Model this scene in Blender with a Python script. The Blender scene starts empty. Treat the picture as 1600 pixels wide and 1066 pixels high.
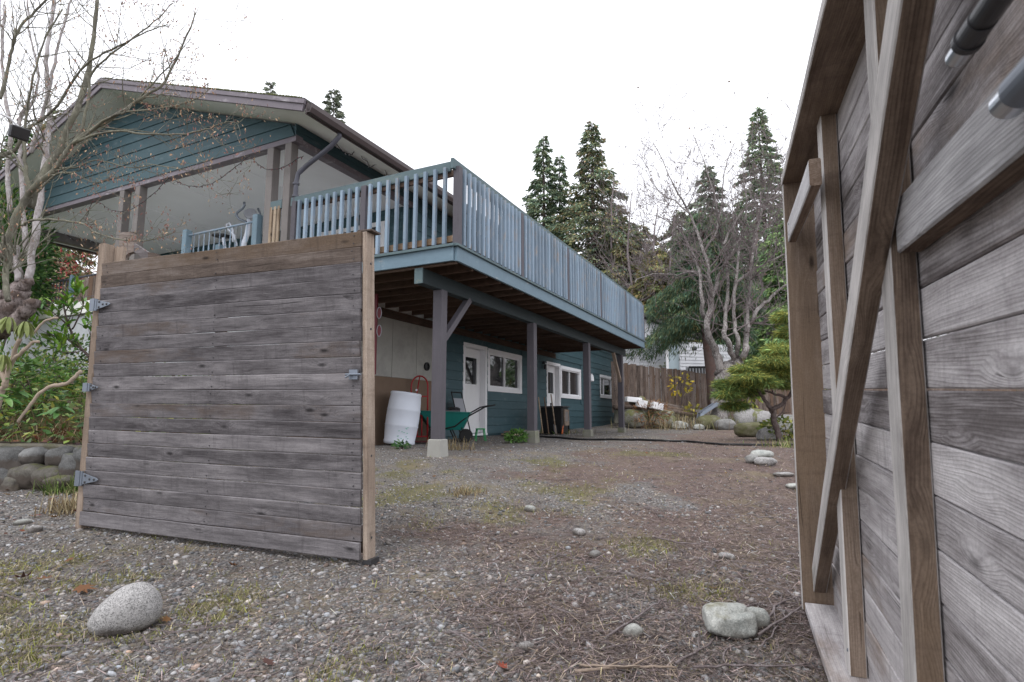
import bpy, bmesh, math, random
import numpy as np
from mathutils import Vector, Matrix, Euler, noise as mnoise

random.seed(7); rng = np.random.default_rng(7)
SC = bpy.context.scene
COL = SC.collection
R = math.radians

# ------------------------------------------------------------------ camera, sky, sun, exposure
PITCH = 7.53
cam_data = bpy.data.cameras.new('camera'); cam = bpy.data.objects.new('camera', cam_data); COL.objects.link(cam)
cam.location = (0, 0, 1.10); cam.rotation_euler = (R(90 + PITCH), 0, 0)
cam_data.sensor_width = 36.0; cam_data.lens = 19.91; cam_data.clip_end = 800; cam_data.clip_start = 0.05
cam_data.dof.use_dof = True; cam_data.dof.focus_distance = 6.0; cam_data.dof.aperture_fstop = 7.0
SC.camera = cam

SUN_EL, SUN_AZ = 58.0, 205.0          # elevation, compass direction of the sun (0 = +Y, clockwise)
world = bpy.data.worlds.new('World'); SC.world = world; world.use_nodes = True
wn = world.node_tree; wn.nodes.clear()
w_out = wn.nodes.new('ShaderNodeOutputWorld'); w_bg = wn.nodes.new('ShaderNodeBackground')
w_sky = wn.nodes.new('ShaderNodeTexSky'); w_sky.sky_type = 'NISHITA'; w_sky.sun_disc = False
w_sky.sun_elevation = R(SUN_EL); w_sky.sun_rotation = R(SUN_AZ)
w_mix = wn.nodes.new('ShaderNodeMix'); w_mix.data_type = 'RGBA'; w_mix.inputs['Factor'].default_value = 0.90
w_mix.inputs['B'].default_value = (11.4, 11.5, 12.1, 1)     # the even white cloud layer in front of the blue sky
wn.links.new(w_sky.outputs['Color'], w_mix.inputs['A']); wn.links.new(w_mix.outputs['Result'], w_bg.inputs['Color'])
w_bg.inputs['Strength'].default_value = 0.1
wn.links.new(w_bg.outputs['Background'], w_out.inputs['Surface'])
sun_data = bpy.data.lights.new('sun', 'SUN'); sun = bpy.data.objects.new('sun', sun_data); COL.objects.link(sun)
sun_data.energy = 0.9; sun_data.angle = R(25); sun_data.color = (1.0, 0.97, 0.93)
sd = Vector((math.sin(R(SUN_AZ)) * math.cos(R(SUN_EL)), math.cos(R(SUN_AZ)) * math.cos(R(SUN_EL)), math.sin(R(SUN_EL))))
sun.rotation_euler = sd.to_track_quat('Z', 'Y').to_euler(); sun.location = (0, 0, 20)
SC.view_settings.view_transform = 'Standard'; SC.view_settings.look = 'None'
SC.view_settings.exposure = 0.65; SC.view_settings.gamma = 1.0
SC.view_settings.use_curve_mapping = False
SC.cycles.use_denoising = True
SC.cycles.max_bounces = 6; SC.cycles.diffuse_bounces = 4; SC.cycles.transparent_max_bounces = 8

# ------------------------------------------------------------------ places: pixel of the 1600 px photo + distance -> world point
_f = 885.0; _cp, _sp = math.cos(R(PITCH)), math.sin(R(PITCH))
def P(x, y, Y):
    a, b = (x - 800) / _f, (533 - y) / _f
    dy, dz = _cp - b * _sp, _sp + b * _cp
    return Vector((a / dy * Y, Y, 1.10 + dz / dy * Y))
# house frame: d runs along the deck away from the gate, e across to the left, from the near deck corner
HO = (-0.712, 6.993); TH = R(25.875)
HD = Vector((math.sin(TH), math.cos(TH), 0)); HE = Vector((-HD.y, HD.x, 0)); UP = Vector((0, 0, 1))
def H(d, e, z): return Vector((HO[0] + d * HD.x + e * HE.x, HO[1] + d * HD.y + e * HE.y, z))

# ------------------------------------------------------------------ object helpers
BASE = {}
def props(o, label=None, cat=None, group=None, kind=None):
    if label: o['label'] = label
    if cat: o['category'] = cat
    if group: o['group'] = group
    if kind: o['kind'] = kind
    return o
def thing(name, label, cat, loc=(0, 0, 0), group=None):
    o = bpy.data.objects.new(name, None); COL.objects.link(o); o.empty_display_size = 0.1
    o.location = loc; BASE[o.name] = Vector(loc)
    return props(o, label, cat, group)
def base_of(parent): return BASE.get(parent.name, Vector((0, 0, 0))) if parent else Vector((0, 0, 0))
def link(name, me, mat, parent=None, loc=None, rot=None):
    o = bpy.data.objects.new(name, me); COL.objects.link(o)
    if mat and not me.materials: me.materials.append(mat)
    if parent: o.parent = parent
    if loc is not None: o.location = loc
    if rot is not None: o.rotation_euler = rot
    return o

class MB:
    """collects shapes given in world coordinates into one mesh"""
    def __init__(s): s.v = []; s.f = []
    def add(s, vs, fs):
        n = len(s.v); s.v.extend(vs); s.f.extend([tuple(i + n for i in f) for f in fs]); return s
    def box(s, c, x, y, z):
        """centre + three half-axis vectors"""
        c, x, y, z = Vector(c), Vector(x), Vector(y), Vector(z)
        vs = [c + sx * x + sy * y + sz * z for sx in (-1, 1) for sy in (-1, 1) for sz in (-1, 1)]
        fs = [(0, 1, 3, 2), (4, 6, 7, 5), (0, 4, 5, 1), (2, 3, 7, 6), (0, 2, 6, 4), (1, 5, 7, 3)]
        if x.cross(y).dot(z) < 0: fs = [f[::-1] for f in fs]
        return s.add(vs, fs)
    def hbox(s, d0, d1, e0, e1, z0, z1):
        return s.box(H((d0 + d1) / 2, (e0 + e1) / 2, (z0 + z1) / 2), HD * ((d1 - d0) / 2), HE * ((e1 - e0) / 2), UP * ((z1 - z0) / 2))
    def bar(s, a, b, w, h, up=UP):
        a, b = Vector(a), Vector(b); t = (b - a).normalized(); u = Vector(up)
        y = t.cross(u).normalized(); z = y.cross(t)
        return s.box((a + b) / 2, (b - a) / 2, y * (w / 2), z * (h / 2))
    def tube(s, pts, rad, n=8, cap=True, flat=1.0):
        pts = [Vector(p) for p in pts]
        if not hasattr(rad, '__len__'): rad = [rad] * len(pts)
        k0 = len(s.v); m = len(pts); nrm = None
        for i, p in enumerate(pts):
            t = (pts[min(i + 1, m - 1)] - pts[max(i - 1, 0)])
            t = t.normalized() if t.length > 1e-9 else Vector((0, 0, 1))
            if nrm is None: nrm = t.orthogonal().normalized()
            nrm = (nrm - t * nrm.dot(t))
            nrm = nrm.normalized() if nrm.length > 1e-6 else t.orthogonal().normalized()
            b = t.cross(nrm)
            for j in range(n):
                a = 2 * math.pi * j / n
                s.v.append(p + (nrm * math.cos(a) + b * math.sin(a) * flat) * rad[i])
        for i in range(m - 1):
            for j in range(n):
                a, b2 = k0 + i * n + j, k0 + i * n + (j + 1) % n
                s.f.append((a, b2, b2 + n, a + n))
        if cap and n > 2:
            s.f.append(tuple(k0 + j for j in range(n))[::-1]); s.f.append(tuple(k0 + (m - 1) * n + j for j in range(n)))
        return s
    def lathe(s, c, prof, n=24, axis=UP):
        """profile [(r, h)] round an axis from centre c"""
        axis = Vector(axis).normalized(); u = axis.orthogonal().normalized(); w = axis.cross(u); k0 = len(s.v); c = Vector(c)
        for r, h in prof:
            for j in range(n):
                a = 2 * math.pi * j / n; s.v.append(c + axis * h + (u * math.cos(a) + w * math.sin(a)) * r)
        for i in range(len(prof) - 1):
            for j in range(n):
                a, b = k0 + i * n + j, k0 + i * n + (j + 1) % n; s.f.append((a, b, b + n, a + n))
        s.f.append(tuple(k0 + j for j in range(n))[::-1]); s.f.append(tuple(k0 + (len(prof) - 1) * n + j for j in range(n)))
        return s
    def prism(s, poly, off):
        """planar polygon (3D points) pushed along off"""
        off = Vector(off); n = len(poly); poly = [Vector(p) for p in poly]
        return s.add(poly + [p + off for p in poly], [tuple(range(n))[::-1], tuple(range(n, 2 * n))] + [(i, (i + 1) % n, (i + 1) % n + n, i + n) for i in range(n)])
    def mesh(s, name, off=Vector((0, 0, 0)), smooth=False):
        me = bpy.data.meshes.new(name); me.from_pydata([tuple(Vector(v) - off) for v in s.v], [], s.f); me.validate()
        if smooth: me.shade_smooth()
        return me
    def build(s, name, mat, parent=None, smooth=False, bevel=0):
        b = base_of(parent)
        me = s.mesh(name, b, False)
        if bevel:
            bm = bmesh.new(); bm.from_mesh(me)
            bmesh.ops.recalc_face_normals(bm, faces=bm.faces)
            bmesh.ops.bevel(bm, geom=list(bm.edges), offset=bevel, segments=1, affect='EDGES', clamp_overlap=True)
            bm.to_mesh(me); bm.free()
        elif len(s.f) < 60000:
            bm = bmesh.new(); bm.from_mesh(me); bmesh.ops.recalc_face_normals(bm, faces=bm.faces); bm.to_mesh(me); bm.free()
        if smooth: me.shade_smooth()
        o = link(name, me, mat, parent); BASE[o.name] = b
        if parent is None: BASE[o.name] = Vector((0, 0, 0))
        return o

_board_cache = {}
def board_mesh(L, T, W, bev, warp=0, seed=0, shape=None):
    key = (round(L, 3), round(T, 3), round(W, 3), bev, warp, seed)
    if key in _board_cache: return _board_cache[key]
    bm = bmesh.new()
    nx = max(1, int(L / 0.12)) if warp else 1
    rs = random.Random(seed)
    ph = [rs.uniform(0, 6.28) for _ in range(6)]
    sec = [(-T / 2, -W / 2 + bev), (-T / 2 + bev, -W / 2), (T / 2 - bev, -W / 2), (T / 2, -W / 2 + bev), (T / 2, W / 2 - bev), (T / 2 - bev, W / 2), (-T / 2 + bev, W / 2), (-T / 2, W / 2 - bev)]
    rings = []
    for i in range(nx + 1):
        x = -L / 2 + L * i / nx
        wy = warp * (math.sin(x * 2.1 + ph[0]) + .5 * math.sin(x * 5.3 + ph[1]))
        wt = warp * .55 * (math.sin(x * 3.7 + ph[2]) + .6 * math.sin(x * 9.1 + ph[4])); wb = warp * .55 * (math.sin(x * 3.1 + ph[3]) + .6 * math.sin(x * 8.3 + ph[5]))
        rings.append([bm.verts.new((x, y + wy, z + (wt if z > 0 else wb))) for y, z in sec])
    n = 8
    for i in range(nx):
        for j in range(n):
            bm.faces.new((rings[i][j], rings[i][(j + 1) % n], rings[i + 1][(j + 1) % n], rings[i + 1][j]))
    bm.faces.new(rings[0][::-1]); bm.faces.new(rings[-1])
    bmesh.ops.recalc_face_normals(bm, faces=bm.faces)
    me = bpy.data.meshes.new('board'); bm.to_mesh(me); bm.free()
    _board_cache[key] = me
    return me
def board(name, mat, parent, a, b, T, W, wdir=UP, bev=0.003, warp=0, seed=0):
    """a plank from a to b, its width along wdir, local X along its length"""
    a, b = Vector(a), Vector(b); x = (b - a); L = x.length; x.normalize()
    y = Vector(wdir).cross(x).normalized(); z = x.cross(y)
    me = board_mesh(L, T, W, bev, warp, seed)
    o = bpy.data.objects.new(name, me); COL.objects.link(o)
    if not me.materials: me.materials.append(mat)
    elif me.materials[0] != mat:
        o.material_slots[0].link = 'OBJECT'; o.material_slots[0].material = mat
    m = Matrix((x, y, z)).transposed().to_4x4(); m.translation = (a + b) / 2 - base_of(parent)
    o.parent = parent; o.matrix_local = m
    BASE[o.name] = base_of(parent)
    return o

def np_mesh(name, V, F, mat, parent=None, tint=None, smooth=False):
    """V (n,3) world, F (m,k) equal sized faces, tint per vertex (n,) or (n,3)"""
    b = base_of(parent); V = np.asarray(V, dtype=np.float32) - np.array(b, dtype=np.float32)
    F = np.asarray(F, dtype=np.int32); k = F.shape[1]
    me = bpy.data.meshes.new(name); me.vertices.add(len(V)); me.vertices.foreach_set('co', V.ravel())
    me.loops.add(F.size); me.loops.foreach_set('vertex_index', F.ravel())
    me.polygons.add(len(F)); me.polygons.foreach_set('loop_start', np.arange(0, F.size, k, dtype=np.int32))
    if smooth: me.polygons.foreach_set('use_smooth', np.ones(len(F), dtype=bool))
    me.update(calc_edges=True)
    if tint is not None:
        at = me.color_attributes.new('tint', 'FLOAT_COLOR', 'POINT')
        c = np.ones((len(V), 4), dtype=np.float32); t = np.asarray(tint, dtype=np.float32)
        c[:, :3] = t[:, None] if t.ndim == 1 else t
        at.data.foreach_set('color', c.ravel())
    o = link(name, me, mat, parent); BASE[o.name] = b
    return o

def copy_tree(o, parent=None):
    c = o.copy(); COL.objects.link(c); c.parent = parent; BASE[c.name] = BASE.get(o.name, Vector((0, 0, 0)))
    for ch in o.children: copy_tree(ch, c)
    return c

# ------------------------------------------------------------------ material helper
class Mat:
    def __init__(s, name, rough=0.8, spec=0.3):
        s.m = bpy.data.materials.new(name); s.m.use_nodes = True; s.nt = s.m.node_tree
        s.b = s.nt.nodes['Principled BSDF']; s.b.inputs['Roughness'].default_value = rough
        s.b.inputs['Specular IOR Level'].default_value = spec
    def n(s, t, **kw):
        nd = s.nt.nodes.new(t)
        for k, v in kw.items():
            if hasattr(nd, k) and k not in ('color',): setattr(nd, k, v)
        return nd
    def put(s, sock, v):
        if isinstance(v, bpy.types.NodeSocket): s.nt.links.new(v, sock)
        elif isinstance(v, (tuple, list)) and len(v) == 3 and sock.type == 'RGBA': sock.default_value = (*v, 1)
        else: sock.default_value = v
    def math(s, op, a, b=0.0, c=0.0, clamp=False):
        nd = s.n('ShaderNodeMath', operation=op); nd.use_clamp = clamp
        for i, v in enumerate((a, b, c)): s.put(nd.inputs[i], v)
        return nd.outputs[0]
    def vmath(s, op, a, b=(0, 0, 0)):
        nd = s.n('ShaderNodeVectorMath', operation=op); s.put(nd.inputs[0], a); s.put(nd.inputs[1], b); return nd.outputs[0]
    def noise(s, vec, scale=5, detail=4, rough=.55, dist=0):
        nd = s.n('ShaderNodeTexNoise'); s.put(nd.inputs['Vector'], vec)
        nd.inputs['Scale'].default_value = scale; nd.inputs['Detail'].default_value = detail
        nd.inputs['Roughness'].default_value = rough; nd.inputs['Distortion'].default_value = dist
        return nd.outputs['Fac']
    def vor(s, vec, scale=5, feature='F1', out='Distance', rnd=1):
        nd = s.n('ShaderNodeTexVoronoi', feature=feature); s.put(nd.inputs['Vector'], vec); nd.inputs['Scale'].default_value = scale
        nd.inputs['Randomness'].default_value = rnd
        return nd.outputs[out]
    def ramp(s, fac, stops):
        nd = s.n('ShaderNodeValToRGB'); s.put(nd.inputs[0], fac); el = nd.color_ramp.elements
        while len(el) < len(stops): el.new(0.5)
        for e, (p, c) in zip(el, stops):
            e.position = p; e.color = (*c, 1) if hasattr(c, '__len__') else (c, c, c, 1)
        return nd.outputs[0]
    def rng(s, v, a, b, c=0.0, d=1.0):
        nd = s.n('ShaderNodeMapRange'); nd.clamp = True
        for i, k in enumerate((v, a, b, c, d)): s.put(nd.inputs[i], k)
        return nd.outputs[0]
    def mix(s, fac, a, b, mode='MIX'):
        nd = s.n('ShaderNodeMix', data_type='RGBA', blend_type=mode)
        s.put(nd.inputs['Factor'], fac); s.put(nd.inputs['A'], a); s.put(nd.inputs['B'], b); return nd.outputs['Result']
    def obj(s): return s.n('ShaderNodeTexCoord').outputs['Object']
    def rand(s): return s.n('ShaderNodeObjectInfo').outputs['Random']
    def pos(s): return s.n('ShaderNodeNewGeometry').outputs['Position']
    def attr(s, name='tint', out='Color'): return s.n('ShaderNodeAttribute', attribute_name=name).outputs[out]
    def scale(s, v, k): return s.vmath('MULTIPLY', v, k)
    def local(s, amp=40.0):
        """object coordinates shifted by a random amount per object"""
        r = s.rand(); c = s.n('ShaderNodeCombineXYZ')
        s.put(c.inputs[0], s.math('MULTIPLY', r, amp)); s.put(c.inputs[1], s.math('MULTIPLY', r, amp * 2.3)); s.put(c.inputs[2], s.math('MULTIPLY', r, amp * 1.7))
        return s.vmath('ADD', s.obj(), c.outputs[0]), r
    def bump(s, h, strength=.3, dist=.01):
        nd = s.n('ShaderNodeBump'); nd.inputs['Strength'].default_value = strength; nd.inputs['Distance'].default_value = dist
        s.put(nd.inputs['Height'], h); s.nt.links.new(nd.outputs[0], s.b.inputs['Normal'])
    def color(s, c): s.put(s.b.inputs['Base Color'], c); return s.m
    def hsv(s, col, h=.5, sat=1.0, v=1.0):
        nd = s.n('ShaderNodeHueSaturation'); s.put(nd.inputs['Hue'], h); s.put(nd.inputs['Saturation'], sat); s.put(nd.inputs['Value'], v); s.put(nd.inputs['Color'], col); return nd.outputs[0]

def wood_mat(name, dark, mid, light, brown, brown_at=.6, grain=1.0, var=.25, knots=True, moss=None, silver=None, axis=2):
    """weathered timber: fibres and growth rings along local X, knots, brown patches; every board differs"""
    M = Mat(name, .86, .2); v, r = M.local()
    xyz = M.n('ShaderNodeSeparateXYZ'); M.put(xyz.inputs[0], v)
    kn = None
    if knots:
        kv = M.scale(v, (3.2, 0.0, 9.5)); kd0 = M.vor(kv, 1.0); ks = M.n('ShaderNodeSeparateColor'); M.put(ks.inputs[0], M.vor(kv, 1.0, out='Color'))
        kd = M.math('ADD', kd0, M.rng(ks.outputs[0], .50, .56)); kn = M.rng(kd, .05, .15, 1.0, 0.0)
        kw = M.rng(kd, .0, .42, 1.0, 0.0)
    warp = M.math('MULTIPLY', M.noise(M.scale(v, (1.0, 3, 4)), 1.0, 2), .045)
    if kn is not None: warp = M.math('ADD', warp, M.math('MULTIPLY', kw, .022))
    zz = M.math('ADD', xyz.outputs[2], warp); yy = M.math('ADD', xyz.outputs[1], warp)
    cv = M.n('ShaderNodeCombineXYZ'); M.put(cv.inputs[0], xyz.outputs[0]); M.put(cv.inputs[1], yy); M.put(cv.inputs[2], zz)
    fib = M.noise(M.scale(cv.outputs[0], (4.5, 110, 110)), 1.0, 6, .72)
    med = M.noise(M.scale(cv.outputs[0], (1.6, 22, 22)), 1.0, 4, .6)
    med_ = M.noise(M.scale(cv.outputs[0], (1.6, 30, 30)), 1.0, 3, .6)
    ring = M.math('SINE', M.math('MULTIPLY', M.math('ADD', M.math('ADD', zz, M.math('MULTIPLY', yy, .7)), M.math('MULTIPLY', med_, .016)), 900.0 * grain))
    ring = M.rng(ring, -.2, 1.0)
    blot = M.noise(M.scale(v, (2.6, 4, 9)), 1.0, 6, .72)
    t = M.math('ADD', M.math('MULTIPLY', fib, .45), M.math('MULTIPLY', med, .5)); t = M.math('ADD', t, M.math('MULTIPLY', ring, -.055))
    t = M.math('ADD', t, M.math('MULTIPLY', M.math('SUBTRACT', r, .5), var)); t = M.math('ADD', t, M.math('MULTIPLY', M.math('SUBTRACT', blot, .5), .55))
    c = M.ramp(t, [(.25, dark), (.47, mid), (.72, light)])
    bl2 = M.noise(M.scale(v, (.9, 2, 3.3)), 1.0, 5, .7)
    c = M.mix(M.rng(M.math('ADD', bl2, M.math('MULTIPLY', M.math('SUBTRACT', M.math('FRACT', M.math('MULTIPLY', r, 7.31)), .5), .35)), brown_at - .06, brown_at + .14), c, M.mix(fib, tuple(k * .6 for k in brown), brown))
    # drip streaks across the grain
    st = M.noise(M.scale(v, (26, 5, 3.0)), 1.0, 3, .6)
    c = M.mix(M.rng(st, .56, .80, 0, .45), c, dark)
    if kn is not None: c = M.mix(M.math('MULTIPLY', kn, .85), c, tuple(k * .35 for k in dark))
    crack = M.rng(M.noise(M.scale(cv.outputs[0], (1.1, 60, 60)), 1.0, 2, .5), .70, .76)
    c = M.mix(M.math('MULTIPLY', crack, .6), c, tuple(k * .4 for k in dark))
    if moss:
        mo = M.noise(M.pos(), 3.0, 5, .7); c = M.mix(M.rng(mo, .58, .75, 0, .8), c, moss)
    grit = M.noise(v, 130, 4, .75); c = M.hsv(c, .5, 1, M.rng(grit, .25, .75, .78, 1.22))
    if silver:
        tcn = M.n('ShaderNodeTexCoord').outputs['Normal']; sn = M.n('ShaderNodeSeparateXYZ'); M.put(sn.inputs[0], tcn)
        sv = M.ramp(t, [(.22, tuple(k * .45 for k in silver)), (.48, silver), (.75, tuple(min(.8, k * 1.45) for k in silver))])
        c = M.mix(M.rng(M.math('ADD', M.math('ABSOLUTE', sn.outputs[axis]), M.math('MULTIPLY', M.math('SUBTRACT', blot, .5), .35)), .55, .7), c, sv)
    M.bump(M.math('SUBTRACT', M.math('ADD', M.math('MULTIPLY', fib, .6), M.math('MULTIPLY', ring, .25)), M.math('ADD', crack, .0)), .55, .0035)
    return M.color(c)
def paint_mat(name, col, worn, worn_at=.62, rough=.6, var=.12, streak=True, moss=None):
    """old paint on timber with bare and dirty patches"""
    M = Mat(name, rough, .3); v, r = M.local()
    fib = M.noise(M.scale(v, (2.5, 60, 60)), 1.0, 4, .6); bl = M.noise(M.scale(v, (2, 5, 5)), 1.5, 5, .7)
    c = M.hsv(col, .5, 1.0, M.math('ADD', M.math('ADD', 1 - var * .5, M.math('MULTIPLY', r, var)), M.math('MULTIPLY', M.math('SUBTRACT', bl, .5), .5)))
    c = M.mix(M.rng(M.math('ADD', bl, M.math('MULTIPLY', fib, .18)), worn_at + .05, worn_at + .2), c, worn)
    if streak: c = M.mix(M.rng(M.noise(M.scale(v, (30, 6, 2)), 1, 3), .6, .8, 0, .3), c, tuple(k * .45 for k in col))
    if moss: c = M.mix(M.rng(M.noise(M.pos(), 5, 5, .7), .56, .72, 0, .8), c, moss)
    M.bump(fib, .25, .003); return M.color(c)
def flat_mat(name, col, rough=.6, metal=0, var=.15, scale=6, spec=.3, dirt=None, bump=0):
    M = Mat(name, rough, spec); M.b.inputs['Metallic'].default_value = metal
    n1 = M.noise(M.pos(), scale, 5, .65); c = M.hsv(col, .5, 1, M.math('ADD', 1 - var, M.math('MULTIPLY', n1, var * 2)))
    if dirt: c = M.mix(M.rng(M.noise(M.pos(), scale * .6, 6, .7), .5, .72, 0, .75), c, dirt)
    if bump: M.bump(M.noise(M.pos(), scale * 8, 5, .7), bump, .01)
    return M.color(c)
def leaf_mat(name, rough=.55, trans=.25, spec=.3):
    """base colour is each leaf's own tint"""
    M = Mat(name, rough, spec); c = M.attr('tint')
    M.color(c)
    tr = M.n('ShaderNodeBsdfTranslucent'); M.put(tr.inputs['Color'], M.hsv(c, .49, 1.05, 1.3)); mx = M.n('ShaderNodeMixShader')
    M.put(mx.inputs[0], trans); M.nt.links.new(M.b.outputs[0], mx.inputs[1]); M.nt.links.new(tr.outputs[0], mx.inputs[2])
    out = [n for n in M.nt.nodes if n.type == 'OUTPUT_MATERIAL'][0]; M.nt.links.new(mx.outputs[0], out.inputs['Surface'])
    return M.m
def stone_mat(name, a, b, speck=0.0, moss=None, moss_at=.55, scale=14):
    M = Mat(name, .85, .25); v, r = M.local(11)
    n1 = M.noise(v, scale, 6, .65); n2 = M.noise(v, scale * .3, 4, .6)
    c = M.mix(M.rng(M.math('ADD', M.math('MULTIPLY', n1, .5), M.math('MULTIPLY', n2, .5)), .35, .65), a, b)
    if speck:
        sp = M.vor(v, scale * 26, out='Color'); ss = M.n('ShaderNodeSeparateColor'); M.put(ss.inputs[0], sp)
        c = M.mix(M.rng(ss.outputs[0], .72, .76, 0, speck), c, tuple(k * .22 for k in a)); c = M.mix(M.rng(ss.outputs[1], .75, .8, 0, speck), c, tuple(min(1, k * 1.45) for k in b))
    if moss:
        g = M.n('ShaderNodeNewGeometry'); nz = M.n('ShaderNodeSeparateXYZ'); M.put(nz.inputs[0], g.outputs['Normal'])
        c = M.mix(M.rng(M.math('ADD', M.noise(v, 5, 5, .7), M.math('MULTIPLY', nz.outputs[2], .12)), moss_at, moss_at + .12, 0, .85), c, moss)
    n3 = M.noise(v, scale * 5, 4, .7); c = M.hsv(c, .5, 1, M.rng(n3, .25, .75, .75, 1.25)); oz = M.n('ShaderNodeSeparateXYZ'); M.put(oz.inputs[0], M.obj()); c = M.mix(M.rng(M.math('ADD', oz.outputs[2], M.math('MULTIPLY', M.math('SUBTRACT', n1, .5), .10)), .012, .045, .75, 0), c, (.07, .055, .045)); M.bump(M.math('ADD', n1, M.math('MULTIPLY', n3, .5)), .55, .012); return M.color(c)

# ------------------------------------------------------------------ materials
W_GATE = wood_mat('weathered_gate_boards', (.046, .041, .044), (.138, .128, .134), (.275, .258, .265), (.135, .100, .080), .66, var=.15)
W_GATE_TOP = wood_mat('brown_gate_boards', (.050, .038, .032), (.120, .094, .080), (.25, .215, .195), (.15, .108, .078), .52, var=.15)
W_INNER = wood_mat('silvery_inner_boards', (.13, .115, .115), (.385, .362, .368), (.62, .595, .60), (.28, .21, .165), .70)
W_STUD = wood_mat('brown_stud_silver_edge', (.085, .060, .046), (.20, .150, .115), (.34, .27, .22), (.23, .165, .115), .56, silver=(.52, .495, .48), axis=2)
W_RAIL = wood_mat('silver_rail_brown_underside', (.085, .060, .046), (.20, .145, .11), (.34, .27, .22), (.23, .165, .115), .56, silver=(.48, .47, .48), axis=1)
W_BROWN = wood_mat('brown_frame_timber', (.075, .052, .040), (.185, .135, .105), (.33, .26, .215), (.22, .15, .10), .56)
W_POST = wood_mat('tan_post_timber', (.12, .09, .07), (.275, .215, .170), (.42, .345, .285), (.23, .175, .135), .6)
W_FENCE = wood_mat('old_fence_pickets', (.055, .042, .036), (.165, .128, .108), (.30, .255, .23), (.17, .11, .078), .55)
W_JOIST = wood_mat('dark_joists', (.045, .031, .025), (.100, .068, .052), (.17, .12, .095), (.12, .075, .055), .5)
W_RAW = wood_mat('raw_lumber', (.14, .10, .07), (.33, .26, .19), (.50, .41, .31), (.28, .19, .12), .6)
W_GREYPOST = paint_mat('grey_painted_posts', (.088, .081, .094), (.20, .165, .14), .70, var=.15, moss=None)
P_BLUE = paint_mat('blue_deck_paint', (.145, .215, .265), (.36, .36, .34), .66, var=.22)
P_BALUSTER = paint_mat('pale_blue_balusters', (.215, .285, .360), (.29, .27, .255), .58, var=.5)
P_CAP = paint_mat('bluegreen_cap_rail', (.095, .138, .150), (.17, .19, .16), .62, var=.1)
P_TEAL = paint_mat('teal_siding_paint', (.043, .088, .104), (.10, .14, .155), .62, rough=.55, var=.16)
P_BEAMDK = paint_mat('dark_teal_beam', (.020, .030, .034), (.16, .14, .11), .70, var=.1)  # teal girder paint, its shade put into the near-black colour
P_WHITE = flat_mat('white_trim_paint', (.78, .78, .80), .5, var=.06)
P_DOOR = flat_mat('white_door_paint', (.74, .74, .75), .45, var=.05)
P_CEIL = flat_mat('grey_porch_ceiling', (.80, .81, .85), .8, var=.08, scale=2)
P_SOFFIT = flat_mat('pale_soffit', (.76, .77, .74), .8, var=.08, scale=2)
P_FASCIA = paint_mat('mauve_barge_board', (.165, .145, .165), (.33, .31, .33), .60, var=.1)
P_TAUPE = paint_mat('taupe_porch_posts', (.17, .155, .148), (.26, .24, .23), .7, var=.12)
P_GUTTER = flat_mat('brown_gutter', (.075, .058, .058), .45, var=.15)
P_PIPE = flat_mat('dark_downspout', (.09, .092, .115), .35, var=.15)
SHINGLE = flat_mat('asphalt_shingle', (.075, .07, .07), .9, var=.4, scale=25, dirt=(.06, .075, .03))
CONC = flat_mat('foundation_concrete', (.33, .325, .30), .85, var=.22, scale=3, dirt=(.22, .215, .20), bump=.3)
CONC_PALE = flat_mat('pale_concrete', (.42, .44, .46), .85, var=.2, scale=3, dirt=(.27, .28, .26), bump=.3)
CONC_MOSS = flat_mat('mossy_pier', (.20, .195, .165), .9, var=.3, scale=6, dirt=(.13, .16, .045), bump=.4)
PLY = flat_mat('brown_plywood_skirt', (.165, .115, .082), .8, var=.25, scale=3)
GALV = flat_mat('galvanised_steel', (.20, .225, .265), .5, .7, var=.18, scale=30)
STEEL = flat_mat('bright_steel', (.55, .58, .62), .28, .95, var=.1, scale=20)
IRON = flat_mat('dark_iron', (.07, .07, .075), .45, .6, var=.25, scale=30)
BLACK = flat_mat('black_plastic', (.012, .012, .013), .45, var=.2)
RUBBER = flat_mat('black_rubber', (.015, .015, .015), .75, var=.2)
REDPAINT = flat_mat('red_enamel', (.28, .018, .022), .4, var=.2)
DARKRED = flat_mat('dark_red_enamel', (.11, .014, .02), .45, var=.2)
GREENPL = flat_mat('green_plastic_tray', (.010, .135, .115), .45, var=.2)
GREENLT = flat_mat('bright_green_metal', (.03, .30, .10), .4, var=.15)
BARREL = flat_mat('white_barrel_plastic', (.66, .70, .78), .4, var=.07, scale=5)
def glass_mat():
    M = Mat('dark_window_glass', .03, .6); M.b.inputs['IOR'].default_value = 1.5
    n1 = M.noise(M.pos(), 1.2, 3); M.color(M.mix(n1, (.012, .014, .016), (.035, .038, .042))); return M.m
GLASS = glass_mat()
P_SCREEN = flat_mat('pale_blind', (.30, .31, .34), .6, var=.1)
MAROON_BARK = flat_mat('reddish_trunk_bark', (.135, .095, .085), .9, var=.4, scale=8, dirt=(.16, .07, .05), bump=.8)
def bark_mat(name, a, b, c, sc=6):
    M = Mat(name, .9, .15); p = M.pos(); n1 = M.noise(p, sc, 5, .7); n2 = M.noise(M.scale(p, (1, 1, .35)), sc * 6, 4, .7)
    col = M.mix(M.rng(n1, .42, .60), a, b); col = M.mix(M.rng(n2, .50, .68), col, c); M.bump(n2, .5, .01); return M.color(col)
BARK_PALE = bark_mat('pale_lichen_bark', (.40, .37, .37), (.24, .21, .20), (.52, .50, .50))
BARK_GREEN = bark_mat('green_grey_bark', (.165, .16, .12), (.11, .105, .085), (.24, .23, .19))
BARK_STUMP = bark_mat('gnarled_stump_bark', (.10, .075, .065), (.27, .23, .22), (.035, .026, .024), 7)
BARK_CHERRY = bark_mat('mossy_cherry_bark', (.26, .24, .23), (.11, .095, .09), (.46, .44, .43), 5)
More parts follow.
